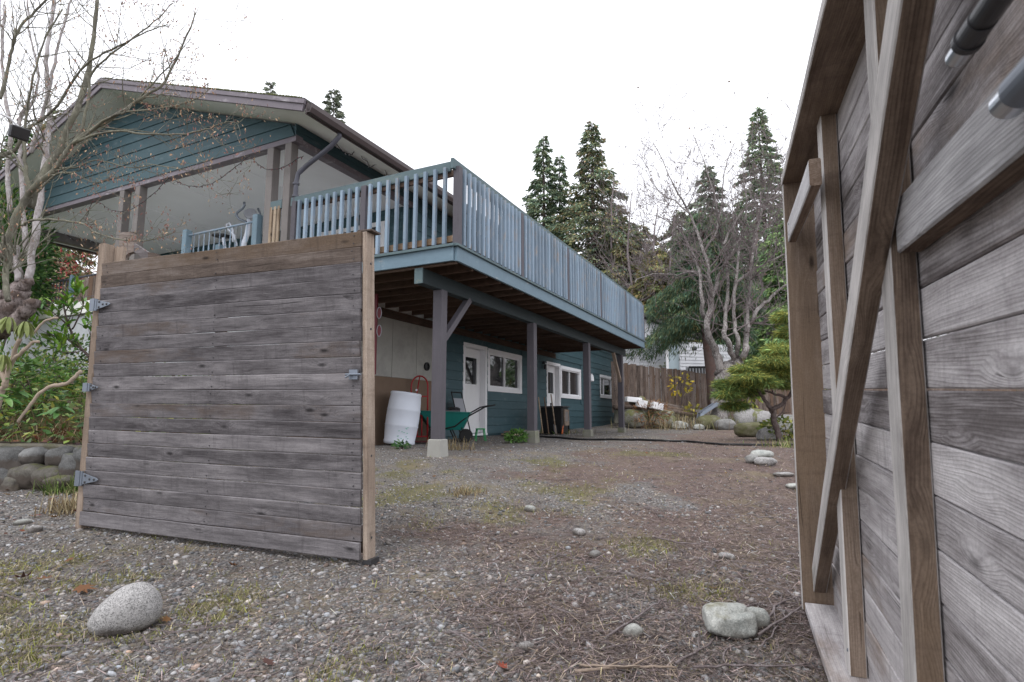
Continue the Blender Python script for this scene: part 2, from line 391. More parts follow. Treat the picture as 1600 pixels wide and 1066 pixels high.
BARK_DARK = bark_mat('dark_branch_bark', (.07, .052, .048), (.11, .085, .08), (.16, .13, .125), 8)
BARK_TWIG = bark_mat('grey_twig_bark', (.20, .17, .17), (.13, .105, .105), (.28, .25, .25), 8)
BARK_FAR = bark_mat('far_twig_bark', (.22, .185, .19), (.16, .13, .13), (.28, .25, .26), 2)
LEAF = leaf_mat('leaf_tint'); LEAF_GLOSSY = leaf_mat('glossy_leaf_tint', .35, .2, .5); NEEDLE = leaf_mat('conifer_tint', .7, .12, .15)
LITTER = leaf_mat('litter_tint', .8, .08, .15)
# ------------------------------------------------------------------ the ground: one sheet, driveway rising to a level yard, planted bank on the left
def lerp_tab(tab, v):
    if v <= tab[0][0]: return tab[0][1]
    for (a, b), (c, d) in zip(tab, tab[1:]):
        if v <= c:
            t = (v - a) / (c - a); return b + (d - b) * t
    return tab[-1][1]
DRIVE = [(-200, -6), (-20, -.6), (0, .075), (2.5, .165), (3.5, .22), (4.4, .27), (5.5, .37), (6.5, .47), (7.3, .545), (8.2, .59), (12, .615), (18, .64), (22, .72), (30, 1.2), (60, 3.4), (200, 16)]
WALL_LINE = [(-60, 5.3), (-9, 5.65), (-5.3, 5.88), (-4.1, 5.95), (-3.4, 6.35), (-3.15, 7.2)]
hc = H(.12, 2.95, 0); hl = H(.12, 11.45, 0); hk = H(18.2, 11.45, 0); hb = H(18.2, 3.0, 0)
BANK = WALL_LINE + [(hc.x, hc.y), (hl.x, hl.y), (hk.x, hk.y), (hb.x, 200), (-200, 200), (-200, 5.3)]
def inside(poly, x, y):
    c = False; n = len(poly); j = n - 1
    for i in range(n):
        xi, yi = poly[i]; xj, yj = poly[j]
        if (yi > y) != (yj > y) and x < (xj - xi) * (y - yi) / (yj - yi) + xi: c = not c
        j = i
    return c
def sstep(a, b, v):
    t = min(1, max(0, (v - a) / (b - a))); return t * t * (3 - 2 * t)
def nz(x, y, s, o=0): return mnoise.noise(Vector((x * s + o, y * s - o, o * .37)))
def G(x, y, fine=True):
    z = lerp_tab(DRIVE, y)
    if x > 2.5 and y > 18.8:            # raised bed below the far fence
        xw = 2.9 + .486 * (y - 21.0)
        z += .62 * sstep(19.0, 21.6, y) * (1 - .55 * sstep(7.5, 11.0, x)) * sstep(.205 * y - .1, .205 * y + .35, x)
    if y > 5.2 and x < 4 and inside(BANK, x, y):
        zb = .72 + .235 * max(0, y - 5.85); zb = min(zb, 1.97 + .02 * max(0, y - 12))
        z = max(z, zb + .22 * max(0, -x - 11.5) + .04 * nz(x, y, 1.7, 5))
    if fine: z += .022 * nz(x, y, .9, 3) + .009 * nz(x, y, 3.5, 9)
    return z
def GP(px, py, lift=0.0):
    """the ground point under a pixel of the photograph"""
    a, b = (px - 800) / _f, (533 - py) / _f
    dy, dz = _cp - b * _sp, _sp + b * _cp
    Y = 1.2
    while Y < 60:
        X = a / dy * Y
        if 1.10 + dz / dy * Y <= G(X, Y, False): break
        Y *= 1.004
    return Vector((a / dy * Y, Y, G(a / dy * Y, Y) + lift))
def needle_mask(x, y):
    v = .44 + .22 * (x - .15) - .04 * abs(y - 4.6) + .42 * nz(x, y, .8, 2) + .30 * nz(x, y, 2.1, 7)
    if y > 8.5: v -= .07 * (y - 8.5)
    return .92 * sstep(.15, .85, v)
def moss_mask(x, y):
    m = 0
    for cx, cy, r in ((-1.0, 5.3, 1.3), (-.1, 4.9, .75), (.75, 3.7, .6), (-2.0, 2.35, .8), (-2.7, 3.2, 1.0), (-1.5, 2.9, .5), (.35, 5.7, .9), (-1.3, 6.6, .9), (-.7, 2.15, .35), (-2.4, 4.0, .6), (1.0, 3.05, .35), (2.0, 8, .9), (.4, 7.2, .8)):
        d = math.hypot(x - cx, (y - cy)) / r; m = max(m, 1 - d)
    return sstep(.05, .9, m + .55 * nz(x, y, 2.3, 4) + .45 * nz(x, y, 5.5, 1) - .12)

xs = np.concatenate([[-160, -90, -50, -30, -20, -15, -12, -10, -8.6], np.arange(-7.6, -4.3, .16), np.arange(-4.3, 3.2, .055), np.arange(3.2, 9, .3), [9.5, 11, 13, 16, 20, 30, 50, 90, 160]])
ys = np.concatenate([[-40, -15, -6, -2, -.5, .3], np.arange(.8, 8.2, .055), np.arange(8.2, 12, .14), np.arange(12, 26, .4), [27, 29, 32, 36, 42, 50, 65, 90, 130, 200]])
gv = []; tin = []
for y in ys:
    for x in xs:
        gv.append((x, y, G(x, y))); tin.append((needle_mask(x, y), moss_mask(x, y), 1.0 if (x < 4 and y > 5.2 and inside(BANK, x, y)) else 0.0))
nx, ny = len(xs), len(ys)
ii = np.arange(nx * ny).reshape(ny, nx)
gf = np.stack([ii[:-1, :-1], ii[:-1, 1:], ii[1:, 1:], ii[1:, :-1]], -1).reshape(-1, 4)
def ground_mat():
    M = Mat('gravel_and_needles', .92, .15); p = M.pos(); t = M.attr('tint'); s = M.n('ShaderNodeSeparateColor'); M.put(s.inputs[0], t)
    nd, ms, bk = s.outputs[0], s.outputs[1], s.outputs[2]
    big = M.noise(p, 1.3, 5, .65); med = M.noise(p, 6, 5, .7); fine = M.noise(p, 40, 4, .7); grit = M.noise(p, 160, 3, .7)
    vc = M.vor(p, 62, out='Color'); vs = M.n('ShaderNodeSeparateColor'); M.put(vs.inputs[0], vc); vd = M.vor(p, 62)
    peb = M.ramp(vs.outputs[0], [(0, (.085, .083, .085)), (.35, (.21, .207, .21)), (.7, (.34, .335, .335)), (.97, (.56, .55, .54))])
    peb = M.mix(M.rng(vd, .25, .75), peb, (.05, .045, .042))
    peb = M.mix(M.rng(vs.outputs[1], .82, .88, 0, .6), peb, (.24, .17, .13))
    silt = M.mix(grit, (.098, .087, .079), (.225, .208, .192))
    gravel = M.mix(M.rng(M.math('ADD', med, M.math('MULTIPLY', fine, .3)), .52, .78), silt, peb)
    ned = M.noise(M.scale(p, (1, 1, 1)), 75, 5, .8, 1.5)
    needle = M.ramp(ned, [(.28, (.036, .025, .024)), (.46, (.112, .080, .072)), (.56, (.195, .145, .130)), (.72, (.33, .27, .245))])
    needle = M.mix(M.rng(big, .45, .62, 0, .5), needle, M.mix(ned, (.09, .068, .055), (.27, .215, .17)))
    c = M.mix(M.rng(M.math('ADD', nd, M.math('MULTIPLY', M.math('SUBTRACT', med, .5), 1.5)), .30, .62), gravel, needle)
    moss = M.mix(fine, (.065, .062, .032), (.21, .195, .09))
    c = M.mix(M.rng(M.math('ADD', ms, M.math('MULTIPLY', M.math('SUBTRACT', fine, .5), 1.3)), .42, .80, 0, .75), c, moss)
    straw = M.mix(fine, (.14, .11, .07), (.27, .23, .155)); c = M.mix(M.rng(M.math('ADD', M.noise(p, 2.1, 5, .7), M.math('MULTIPLY', med, .2)), .61, .78, 0, .75), c, straw)
    soil = M.mix(fine, (.035, .024, .016), (.13, .085, .05)); soil = M.mix(M.rng(M.math('ADD', med, M.math('MULTIPLY', fine, .4)), .55, .85), soil, M.mix(fine, (.035, .06, .02), (.11, .15, .045))); c = M.mix(bk, c, soil)
    M.bump(M.math('ADD', M.math('MULTIPLY', M.math('SUBTRACT', 1.0, vd), .6), M.math('ADD', fine, M.math('MULTIPLY', ned, .6))), .8, .012)
    return M.color(c)
o = np_mesh('ground', gv, gf, ground_mat(), tint=np.array(tin), smooth=True); props(o, kind='structure')

# gravel stones, needles, twigs and leaves: nobody could count them
ico = bmesh.new(); bmesh.ops.create_icosphere(ico, subdivisions=1, radius=1); ico.verts.ensure_lookup_table()
ICO_V = np.array([v.co[:] for v in ico.verts]); ICO_F = np.array([[v.index for v in f.verts] for f in ico.faces]); ico.free()
def rand_rot(n):
    q = rng.normal(size=(n, 4)); q /= np.linalg.norm(q, axis=1)[:, None]; a, b, c, d = q.T
    return np.stack([np.stack([1 - 2 * (c * c + d * d), 2 * (b * c - a * d), 2 * (b * d + a * c)], -1), np.stack([2 * (b * c + a * d), 1 - 2 * (b * b + d * d), 2 * (c * d - a * b)], -1), np.stack([2 * (b * d - a * c), 2 * (c * d + a * b), 1 - 2 * (b * b + c * c)], -1)], 1)
def yaw_rot(n, tilt=.25):
    a = rng.uniform(0, 2 * np.pi, n); ca, sa = np.cos(a), np.sin(a); z = np.zeros(n); o = np.ones(n)
    Rz = np.stack([np.stack([ca, -sa, z], -1), np.stack([sa, ca, z], -1), np.stack([z, z, o], -1)], 1)
    b = rng.normal(0, tilt, n); cb, sb = np.cos(b), np.sin(b)
    Ry = np.stack([np.stack([cb, z, sb], -1), np.stack([z, o, z], -1), np.stack([-sb, z, cb], -1)], 1)
    return Rz @ Ry
def near_points(n, y0, y1, keep, power=2.0, side=.95):
    """ground points thinning out with distance from the gateway"""
    out = []
    while len(out) < n:
        u = random.random(); y = (y0 ** (1 - power) + u * (y1 ** (1 - power) - y0 ** (1 - power))) ** (1 / (1 - power)); x = random.uniform(-side * y - .4, side * y * .9 + .3)
        if y > 5.3 and inside(BANK, x, y): continue
        if random.random() < keep(x, y): out.append((x, y, G(x, y)))
    return np.array(out)
OCT_V = np.array([(1, 0, 0), (-1, 0, 0), (0, 1, 0), (0, -1, 0), (0, 0, 1), (0, 0, -1)], dtype=float) * 1.08
OCT_F = np.array([(0, 2, 4), (2, 1, 4), (1, 3, 4), (3, 0, 4), (2, 0, 5), (1, 2, 5), (3, 1, 5), (0, 3, 5)])
M_PEB = Mat('pebble_tint', .85, .2); pm = M_PEB.noise(M_PEB.pos(), 220, 3); M_PEB.color(M_PEB.hsv(M_PEB.attr('tint'), .5, 1, M_PEB.rng(pm, .2, .8, .7, 1.3)))
def gravel_mesh(n, y0, y1, IV, IF, base, name, label):
    pts = near_points(n, y0, y1, lambda x, y: .95 - .70 * needle_mask(x, y) - .2 * moss_mask(x, y) + .35 * nz(x, y, 1.4, 8), 1.7)
    size = np.clip(np.exp(rng.normal(math.log(base), .42, n)), .0025, .020) * (1 + .035 * pts[:, 1]); k = len(IV)
    sc = size[:, None] * np.stack([rng.uniform(.9, 1.5, n), rng.uniform(.75, 1.1, n), rng.uniform(.42, .75, n)], -1)
    shape = IV[None] * (1 + rng.uniform(-.16, .16, (n, k, 1))) * sc[:, None, :]
    V = np.einsum('nij,nkj->nki', yaw_rot(n), shape) + pts[:, None, :] + np.array([0, 0, 1]) * (size * .16)[:, None, None]
    Fc = (IF[None] + (np.arange(n) * k)[:, None, None]).reshape(-1, 3)
    g = np.clip(np.exp(rng.normal(math.log(.20), .43, n)), .06, .48); warm = rng.normal(.03, .06, n)
    pc = np.stack([g * (1 + warm + .02), g * (1 + .2 * warm + .005), g * (1 - .6 * warm + .015)], -1); rust = rng.random(n) < .05; pc[rust] *= np.array([1.15, .92, .78])
    o = np_mesh(name, V.reshape(-1, 3), Fc, M_PEB.m, tint=np.repeat(np.clip(pc, 0, 1), k, 0)); props(o, label, 'gravel', kind='stuff')
gravel_mesh(23500, 1.95, 5.2, ICO_V, ICO_F, .0066, 'gravel_stones', 'loose grey and tan gravel pebbles in the foreground of the driveway')
gravel_mesh(17000, 4.6, 17, OCT_V, OCT_F, .0060, 'far_gravel_stones', 'loose grey gravel pebbles over the far part of the driveway')

def needles(P0, L, Wd, yaw, pitch):
    n = len(P0); d = np.stack([np.cos(yaw) * np.cos(pitch), np.sin(yaw) * np.cos(pitch), np.sin(pitch)], -1)
    s = np.stack([-np.sin(yaw), np.cos(yaw), np.zeros(n)], -1) * (Wd / 2)[:, None]; e = P0 + d * L[:, None]
    return np.stack([P0 - s, P0 + s, e + s * .5, e - s * .5], 1).reshape(-1, 3), (np.array([[0, 1, 2, 3]])[None] + (np.arange(n) * 4)[:, None, None]).reshape(-1, 4)
def blades(P0, L, Wd, yaw, pitch, bend=0.0):
    """thin flat strips: two quads each"""
    n = len(P0); d = np.stack([np.cos(yaw) * np.cos(pitch), np.sin(yaw) * np.cos(pitch), np.sin(pitch)], -1)
    s = np.stack([-np.sin(yaw), np.cos(yaw), np.zeros(n)], -1) * (Wd / 2)[:, None]
    mid = P0 + d * (L * .5)[:, None] + np.array([0, 0, 1]) * (bend * L)[:, None]; end = P0 + d * L[:, None]
    V = np.stack([P0 - s, P0 + s, mid + s, mid - s, end + s * .3, end - s * .3], 1)
    F = np.array([[0, 1, 2, 3], [3, 2, 4, 5]])[None] + (np.arange(n) * 6)[:, None, None]
    return V.reshape(-1, 3), F.reshape(-1, 4)
pts = near_points(105000, 1.95, 13, lambda x, y: .12 + .88 * needle_mask(x, y), 1.8); n = len(pts)
L = rng.uniform(.03, .085, n); pts[:, 2] += rng.uniform(.002, .018, n)
V, F = needles(pts, L, rng.uniform(.0014, .0032, n) * (1 + .14 * pts[:, 1]), rng.uniform(0, 6.28, n), rng.normal(0, .17, n))
g = np.exp(rng.normal(math.log(.135), .6, n)); tc = np.stack([g * 1.12, g * .88, g * .84], -1); lt = rng.random(n) < .24; tc[lt] = np.stack([g[lt] * 1.7, g[lt] * 1.35, g[lt] * 1.05], -1)
o = np_mesh('pine_needles', V, F, LITTER, tint=np.repeat(np.clip(tc, 0, .6), 4, 0)); props(o, 'reddish brown fallen needles matted over the right of the driveway', 'needles', kind='stuff')
# short straw and moss blades
pts = near_points(20000, 1.95, 9, lambda x, y: .03 + .97 * moss_mask(x, y), 1.6); n = len(pts)
V, F = needles(pts, rng.uniform(.012, .05, n), rng.uniform(.002, .005, n), rng.uniform(0, 6.28, n), rng.uniform(.05, 1.1, n))
k = rng.random(n)[:, None]; tc = np.where(k < .52, np.array([.19, .20, .05]), np.array([.27, .235, .14])) * np.exp(rng.normal(0, .35, (n, 1)))
o = np_mesh('moss_and_grass', V, F, LITTER, tint=np.repeat(tc, 4, 0)); props(o, 'patches of yellow green moss and short dry grass on the gravel', 'moss', kind='stuff')
# twigs
tw = MB(); pts = near_points(850, 1.95, 12, lambda x, y: .12 + .88 * needle_mask(x, y), 1.5)
for p in pts:
    a = random.uniform(0, 6.28); l = random.uniform(.08, .34); c = random.uniform(-.4, .4); r = random.uniform(.0015, .0042); q = Vector(p) + Vector((0, 0, .012))
    path = []
    for i in range(5):
        path.append(q.copy()); q = q + Vector((math.cos(a), math.sin(a), random.uniform(-.05, .07))) * (l / 4); a += c + random.uniform(-.25, .25)
    tw.tube(path, [r, r, r * .85, r * .7, r * .4], 4)
o = tw.build('twig_litter', BARK_TWIG); props(o, 'small dead twigs lying among the needles', 'twigs', kind='stuff')
# fallen leaves
def maple_leaf():
    tips = [(-90, .55), (-150, .5), (-128, .32), (165, .72), (180, .45), (140, .60), (125, 1.0), (110, .55), (90, 1.12), (70, .55), (55, 1.0), (40, .60), (15, .72), (0, .45), (-30, .5), (-52, .32)]
    tips = [(-90, .30), (-52, .34), (-28, .62), (-4, .40), (16, .82), (36, .50), (50, 1.02), (70, .50), (90, 1.15), (110, .50), (130, 1.02), (144, .50), (164, .82), (184, .40), (208, .62), (232, .34)]
    return [(math.cos(R(a)) * r, math.sin(R(a)) * r) for a, r in tips]
ML = maple_leaf(); lv = MB(); cols = []
def drop_leaf(p, s, tint, flat=.25):
    yaw = random.uniform(0, 6.28); t1, t2 = random.gauss(0, flat), random.gauss(0, flat); cu = random.uniform(-.5, 1.2)
    m = Euler((t1, t2, yaw)).to_matrix(); vs = [Vector(p)]; fs = []
    for x, y in ML: vs.append(Vector(p) + m @ Vector((x * s, y * s, cu * s * (x * x + y * y) * .6)))
    for i in range(len(ML)): fs.append((0, 1 + i, 1 + (i + 1) % len(ML)))
    lv.add(vs, fs); cols.extend([tint] * (len(ML) + 1))
LEAFCOL = [(.15, .075, .045), (.19, .105, .06), (.12, .065, .05), (.22, .15, .10), (.16, .11, .085), (.24, .10, .045)]
for i in range(130):
    x = random.uniform(-4.2, -1.5); y = random.uniform(2.1, 5.8)
    if random.random() < .45: x = random.uniform(-4.9, -3.3); y = random.uniform(4.4, 5.85)
    drop_leaf((x, y, G(x, y) + .022), random.uniform(.018, .042), tuple(c * random.uniform(.55, 1.1) for c in random.choice(LEAFCOL)))
for i in range(70):
    x = random.uniform(-1.5, 3.2); y = random.uniform(1.7, 9); drop_leaf((x, y, G(x, y) + .015), random.uniform(.012, .032), tuple(c * random.uniform(.6, 1.1) for c in random.choice(LEAFCOL)))
for px, py, s in ((125, 928, .075), (70, 915, .055), (35, 912, .06), (165, 885, .045), (68, 935, .04), (418, 1048, .04), (110, 880, .04)):
    drop_leaf(GP(px, py, .03), s, random.choice([(.10, .055, .048), (.12, .062, .052), (.17, .085, .045)]), .2)
o = np_mesh('fallen_leaves', lv.v, np.array(lv.f), LITTER, tint=np.array(cols)); props(o, 'brown and orange maple leaves fallen by the left gate and boulder', 'leaves', kind='stuff')
# ------------------------------------------------------------------ left gate leaf: 20 lapped boards on a frame, seen from its outside
GA = Vector((-3.197, 4.366, .296)); GB = Vector((-.885, 3.473, .26)); GC = Vector((-.955, 3.473, 2.26)); GDp = Vector((-3.225, 4.366, 2.296))
gu = (GB - GA).normalized(); gn = gu.cross(UP).normalized()
if gn.y < 0: gn = -gn                                            # away from the viewer
gate = thing('wooden_gate', 'open left gate leaf of weathered grey horizontal boards', 'gate', (GA + GB) / 2 - UP * .02)
NB = 20
for i in range(NB):
    t0, t1 = i / NB, (i + 1) / NB; tm = (t0 + t1) / 2
    a = GA.lerp(GDp, tm) - gu * random.uniform(.0, .012); b = GB.lerp(GC, tm) + gu * random.uniform(-.004, .003)
    w = (GC - GB).length / NB - random.uniform(.0008, .0030)
    out = random.uniform(0, .006) + (.012 if i == 0 else 0) + (.006 if i == 2 else 0)
    lap = random.uniform(.07, .16) if i > 1 else .03
    board('board', W_GATE_TOP if i >= NB - 2 else W_GATE, gate, a - gn * out, b - gn * out, .019, w, (UP * 1.0 - gn * lap + (GC - GB).normalized() * .0).normalized(), .004, .0022, 100 + i)
back = gn * .058
def gp(u, v, dpt=0.0): return GA.lerp(GB, u).lerp(GDp.lerp(GC, u), v) + gn * dpt
board('stile', W_POST, gate, gp(1.001, .0, .048) + gu * .016, gp(1.001, 1.0, .048) + gu * .016, .032, .085, gn, .003, .001, 11)   # the tan end post
board('stile', W_BROWN, gate, gp(.02, .01, .05), gp(.02, .99, .05), .04, .08, gu, .003, .001, 12)
board('stile', W_BROWN, gate, gp(.5, .01, .05), gp(.5, .99, .05), .04, .08, gu, .003, .001, 13)
for v in (.03, .5, .965): board('rail', W_BROWN, gate, gp(.03, v, .105), gp(.985, v, .105), .04, .09, UP, .003, .001, 14)
board('cap', W_GATE_TOP, gate, gp(.985, 1.004, .055), gp(1.03, 1.004, .055), .10, .012, UP, .002)
board('foot_block', IRON, gate, gp(1.0, -.006, .05), gp(1.024, -.006, .05), .085, .03, UP, .003)
# strap hinges: barrel plate on the post, tapered strap on the boards
def hinge(px, py, L, Hh, name='hinge'):
    h = MB(); c = P(px, py, 0.0) if False else None
    v = None
    # find height on the hinge edge from the pixel row
    best = min((abs(P(px, py, 4.35).z - gp(0, k / 200).z), k / 200) for k in range(201))[1]
    o = gp(0, best, -.036); s = gu
    h.prism([o + s * .012 + UP * Hh * .5, o + s * .012 - UP * Hh * .5, o + s * L - UP * Hh * .14, o + s * (L + .02), o + s * L + UP * Hh * .14], -gn * .005)
    root = h.build('hinge', GALV, gate, bevel=.001)
    k = MB(); k.tube([o - s * .004 - UP * Hh * .62, o - s * .004 + UP * Hh * .62], .012, 10); k.build('knuckle', GALV, root, smooth=False)
    k = MB(); k.box(o - s * .033 - gn * .012, s * .026, gn * .004, UP * Hh * .66); k.build('plate', GALV, root, bevel=.001)
    for q in (.25, .55, .85):
        for sg in ((-1, 1) if q < .5 else (0,)):
            b = MB(); b.lathe(o + s * (L * q) + UP * Hh * .28 * sg - gn * .004, [(.009, 0), (.009, .004), (.005, .007)], 8, -gn); b.build('bolt', IRON, root)
hinge(175, 477, .145, .075); hinge(152, 606, .085, .05); hinge(148, 748, .165, .085)
m = MB()
for i in range(NB):
    for u_ in (.022, .5, .978):
        for dv in (-.28, .24):
            m.lathe(gp(u_ + random.uniform(-.004, .004), (i + .5 + dv) / NB, -.0125), [(.0042, 0), (.0042, .004), (.002, .005)], 6, -gn)
props(m.build('nails', IRON, gate), kind='stuff')
lt = MB(); o = gp(.985, .545, -.03); lt.box(o, gu * .03, gn * .006, UP * .03); lt.tube([o - gu * .05 - gn * .012, o + gu * .06 - gn * .012], .007, 8); lt.tube([o - gu * .02 - gn * .012, o - gu * .02 - gn * .03 - UP * .012, o - gu * .035 - gn * .035 - UP * .02], .006, 8)
lt.build('latch', GALV, gate)
for v in (.06, .3, .69, .9):
    b = MB(); b.lathe(gp(1.0, v, .05) + gu * .033, [(.008, 0), (.008, .003), (.004, .005)], 8, gu); b.build('bolt', IRON, gate)

post = thing('gate_post', 'tan timber post carrying the left gate hinges', 'post', (-3.33, 4.40, .25))
pb = GA - gu * .042 + gn * .03 - UP * .11; pt = GDp - gu * .042 + gn * .03 + UP * .165
board('post_timber', W_POST, post, pb, pt, .085, .066, gu, .004, .0015, 21)
board('side_board', W_POST, post, pb + gu * .085 + gn * .055, pt + gu * .085 + gn * .055 - UP * .015, .03, .10, gu, .003, .0015, 22)

# scalloped fence board behind the hinge post
tb = thing('scalloped_board', 'grey fence board with a round scallop cut out behind the left gate', 'fence board', P(218, 420, 4.85))
def pl(px, py): return P(px, py, 4.85)
m = MB(); m.prism([pl(186, 520), pl(186, 366), pl(190, 363), pl(208, 362), pl(210, 393), pl(200, 396), pl(194, 403), pl(190, 415), pl(189, 520)][::-1], Vector((.01, .035, 0))); m.build('picket', W_FENCE, tb)
arc = [pl(209, 380), pl(231, 394), pl(231, 410), pl(226, 420), pl(222, 405), pl(216, 397), pl(209, 394)]
m = MB(); m.prism(arc, Vector((.01, .03, 0))); m.build('bracket', W_INNER, tb)
m = MB(); m.prism([pl(231, 394), pl(244, 396), pl(244, 520), pl(231, 520)], Vector((.01, .05, 0))); m.build('upright', W_FENCE, tb)

# ------------------------------------------------------------------ right gate leaf, seen from its inside, close to the camera
RF = (P(1144, 608, 1.0) - Vector((0, 0, 1.10))).normalized(); RFy = RF.y
RA = P(1257, 950, 2.745); RV = (P(1226, 290, 2.657) - RA) / 2.0; RN = Vector((-RF.y, RF.x, 0)).normalized()      # RN: towards the driveway
WF = .115
def rg(Y, w, v):
    """Y = distance of the place from the photographer, w = out from the boards, v = height on the leaf"""
    return RA + RF * ((Y - RA.y) / RFy) + RN * (w - WF) + RV * v
rgate = thing('wooden_gate', 'right gate leaf close by, its inner side with studs and a long diagonal brace', 'gate', rg(1.2, 0, 0))
YN, YF, HR = .12, 2.74, 2.0
NBR = 18
for i in range(NBR):
    z = (i + .5) / NBR * HR
    board('board', W_INNER, rgate, rg(YF - .03, -.012 + random.uniform(-.002, .002), z), rg(YN, -.012 + random.uniform(-.002, .002), z), .02, HR / NBR - random.uniform(.0015, .0045), RV, .003, .0012, 200 + i)
board('end_stile', W_STUD, rgate, rg(YF, WF / 2, .0), rg(YF, WF / 2, HR), .038, WF + .022, RN, .003, .0012, 31)
board('top_board', W_STUD, rgate, rg(YF + .01, WF / 2, HR + .02), rg(YN, WF / 2, HR + .02), .038, WF + .03, RN, .003, .0012, 32)
board('bottom_board', W_INNER, rgate, rg(YF - .04, WF / 2 - .002, .02), rg(YN, WF / 2 - .002, .02), .038, WF + .008, RN, .003, .0012, 33)
for Yc, sd in ((2.10, 34), (1.345, 35)):
    board('stud', W_STUD, rgate, rg(Yc, .028, .042), rg(Yc, .028, HR - .002), .092, .052, RN, .003, .0015, sd)
board('rail', W_RAIL, rgate, rg(1.27, .0245, 1.352), rg(YN, .0245, 1.352), .046, .115, RV, .004, .0012, 36)
board('block', W_RAIL, rgate, rg(2.68, .098, 1.745), rg(1.93, .098, 1.745), .038, .095, RV, .004, .001, 37)

def PW(px, py, w):
    a, b = (px - 800) / _f, (533 - py) / _f; r = Vector((a, _cp - b * _sp, _sp + b * _cp)); o = Vector((0, 0, 1.10)); q0 = RA + RN * (w - WF)
    nn = RF.cross(RV).normalized(); return o + r * ((q0 - o).dot(nn) / r.dot(nn))
bt = PW(1271, 966, .045); tt = PW(1424, 0, .083); board('brace', W_STUD, rgate, bt, tt + (tt - bt) * .10, .085, .052, RN, .003, .0015, 38)
m = MB()
for i in range(NBR):
    for Y_ in (2.08, 1.33, .62):
        for dv in (-.26, .26): m.lathe(rg(Y_ + random.uniform(.06, .075), -.003, (i + .5 + dv) / NBR * HR), [(.0038, 0), (.0038, .003), (.002, .004)], 8, RN)
props(m.build('nails', IRON, rgate), kind='stuff')
for Y_, w_, v_ in ((1.30, .056, 1.33), (1.30, .056, 1.38), (1.30, .056, .10), (2.07, .056, .12), (2.62, .118, 1.72), (2.62, .118, 1.77)):
    m = MB(); m.lathe(rg(Y_, w_ - .003, v_), [(.006, 0), (.006, .003), (.003, .005)], 10, RN); m.build('screw', GALV, rgate)
bl = MB()
def rod(Y0, Y1, w, v, r): return [rg(Y0, w, v), rg(Y1, w, v)]
# slide bolts: dark sleeve, collar and bright rod, on the boards
for nm, Ya, Yb, w, v, r, lab in (('slide_bolt', .855, .20, .070, 1.482, .0135, 0), ('slide_bolt', .735, .10, .066, 1.348, .0185, 1)):
    body = MB(); body.tube(rod(Ya - .10 if lab == 0 else Ya - .045, Yb, w, v, r), r * 1.15, 20); root = body.build(nm, IRON if lab == 0 else GALV, rgate, smooth=True)
    k = MB(); k.tube(rod(Ya - .05, Ya - .06, w, v, r), r * 1.42, 24); k.tube(rod(Ya - .060, Ya - .10, w, v, r), r * 1.25, 24)
    if lab == 0: k.build('collar', IRON, root)
    k = MB(); ax = (rg(Ya, w, v) - rg(Yb, w, v)).normalized(); k.lathe(rg(Ya - .055, w, v), [(r, 0), (r, .046), (r * .9, .050)], 24, ax); k.build('rod_end', STEEL, root)
    k = MB(); k.box(rg(Yb + .12, w * .45, v), RF * .02, RN * (w * .5), UP * .006); k.build('bracket', GALV, root)
# ------------------------------------------------------------------ house: two storeys, gable porch over a walk-out basement
house = thing('house', 'teal lap-sided house with a gabled porch above and a concrete basement wall below', 'house', H(6, 6, .6))
EW, DE = 2.80, 18.3           # side wall plane, far end
ER, DF = 7.30, -.55           # ridge line, front edge of the roof
SL = .337                      # roof slope
def roof_z(e, lift=0.0): return 7.06 - abs(e - ER) * SL + lift
def sidings(parent, d0, d1, e, z0, z1, holes=(), exposure=.2, axis='d', top=None):
    """lapped boards, cut round openings; axis d: a wall along the deck, axis e: a wall across"""
    z = z0; k = 0
    while z < z1 - .02:
        h = min(exposure, z1 - z); segs = [(d0, d1)]
        for (a, b, za, zb) in holes:
            if zb > z + .012 and za < z + h - .012:
                ns = []
                for s, t in segs:
                    if a > s and a < t: ns.append((s, a))
                    if b > s and b < t: ns.append((b, t))
                    if b <= s or a >= t: ns.append((s, t))
                segs = ns
        for s, t in segs:
            if t - s < .03: continue
            if axis == 'd':
                A, B, n = H(s, e - .012, z + h / 2), H(t, e - .012, z + h / 2), -HE
            else:
                A, B, n = H(e - .012, s, z + h / 2), H(e - .012, t, z + h / 2), -HD
            if top:
                zt = z + h / 2
                s2, t2 = top(z + h * .9); A = H(e - .012, s2, zt); B = H(e - .012, t2, zt)
                if t2 - s2 < .1: continue
            board('siding_board', P_TEAL, parent, A, B, .019, h + .018, (UP - n * .095).normalized(), .003, .0012, 300 + k % 7)
        z += exposure; k += 1
# basement side wall: backing, then boards with the openings left free
DOORS = [(4.865, 5.985, .70, 2.745), (9.735, 10.875, .66, 2.735)]
WINS = [(6.02, 7.965, 1.69, 2.728), (10.90, 12.87, 1.666, 2.70), (15.10, 17.40, 1.792, 2.688)]
holes = DOORS + WINS
m = MB()
def wall_with_holes(m, d0, d1, z0, z1, e0, e1, hl):
    cuts = sorted(set([d0, d1] + [h[0] for h in hl] + [h[1] for h in hl]))
    for a, b in zip(cuts, cuts[1:]):
        cov = [h for h in hl if h[0] <= a + 1e-6 and h[1] >= b - 1e-6]
        if not cov: m.hbox(a, b, e0, e1, z0, z1)
        else:
            h = cov[0]
            if h[2] > z0: m.hbox(a, b, e0, e1, z0, h[2])
            if h[3] < z1: m.hbox(a, b, e0, e1, h[3], z1)
wall_with_holes(m, 4.10, DE, .50, 3.24, EW, EW + .14, holes)
m.hbox(DE - .2, DE, EW + .14, 11.5, .5, 3.02)
w = m.build('wall', P_TEAL, house); sidings(w, 4.12, DE, EW, .68, 3.24, holes)
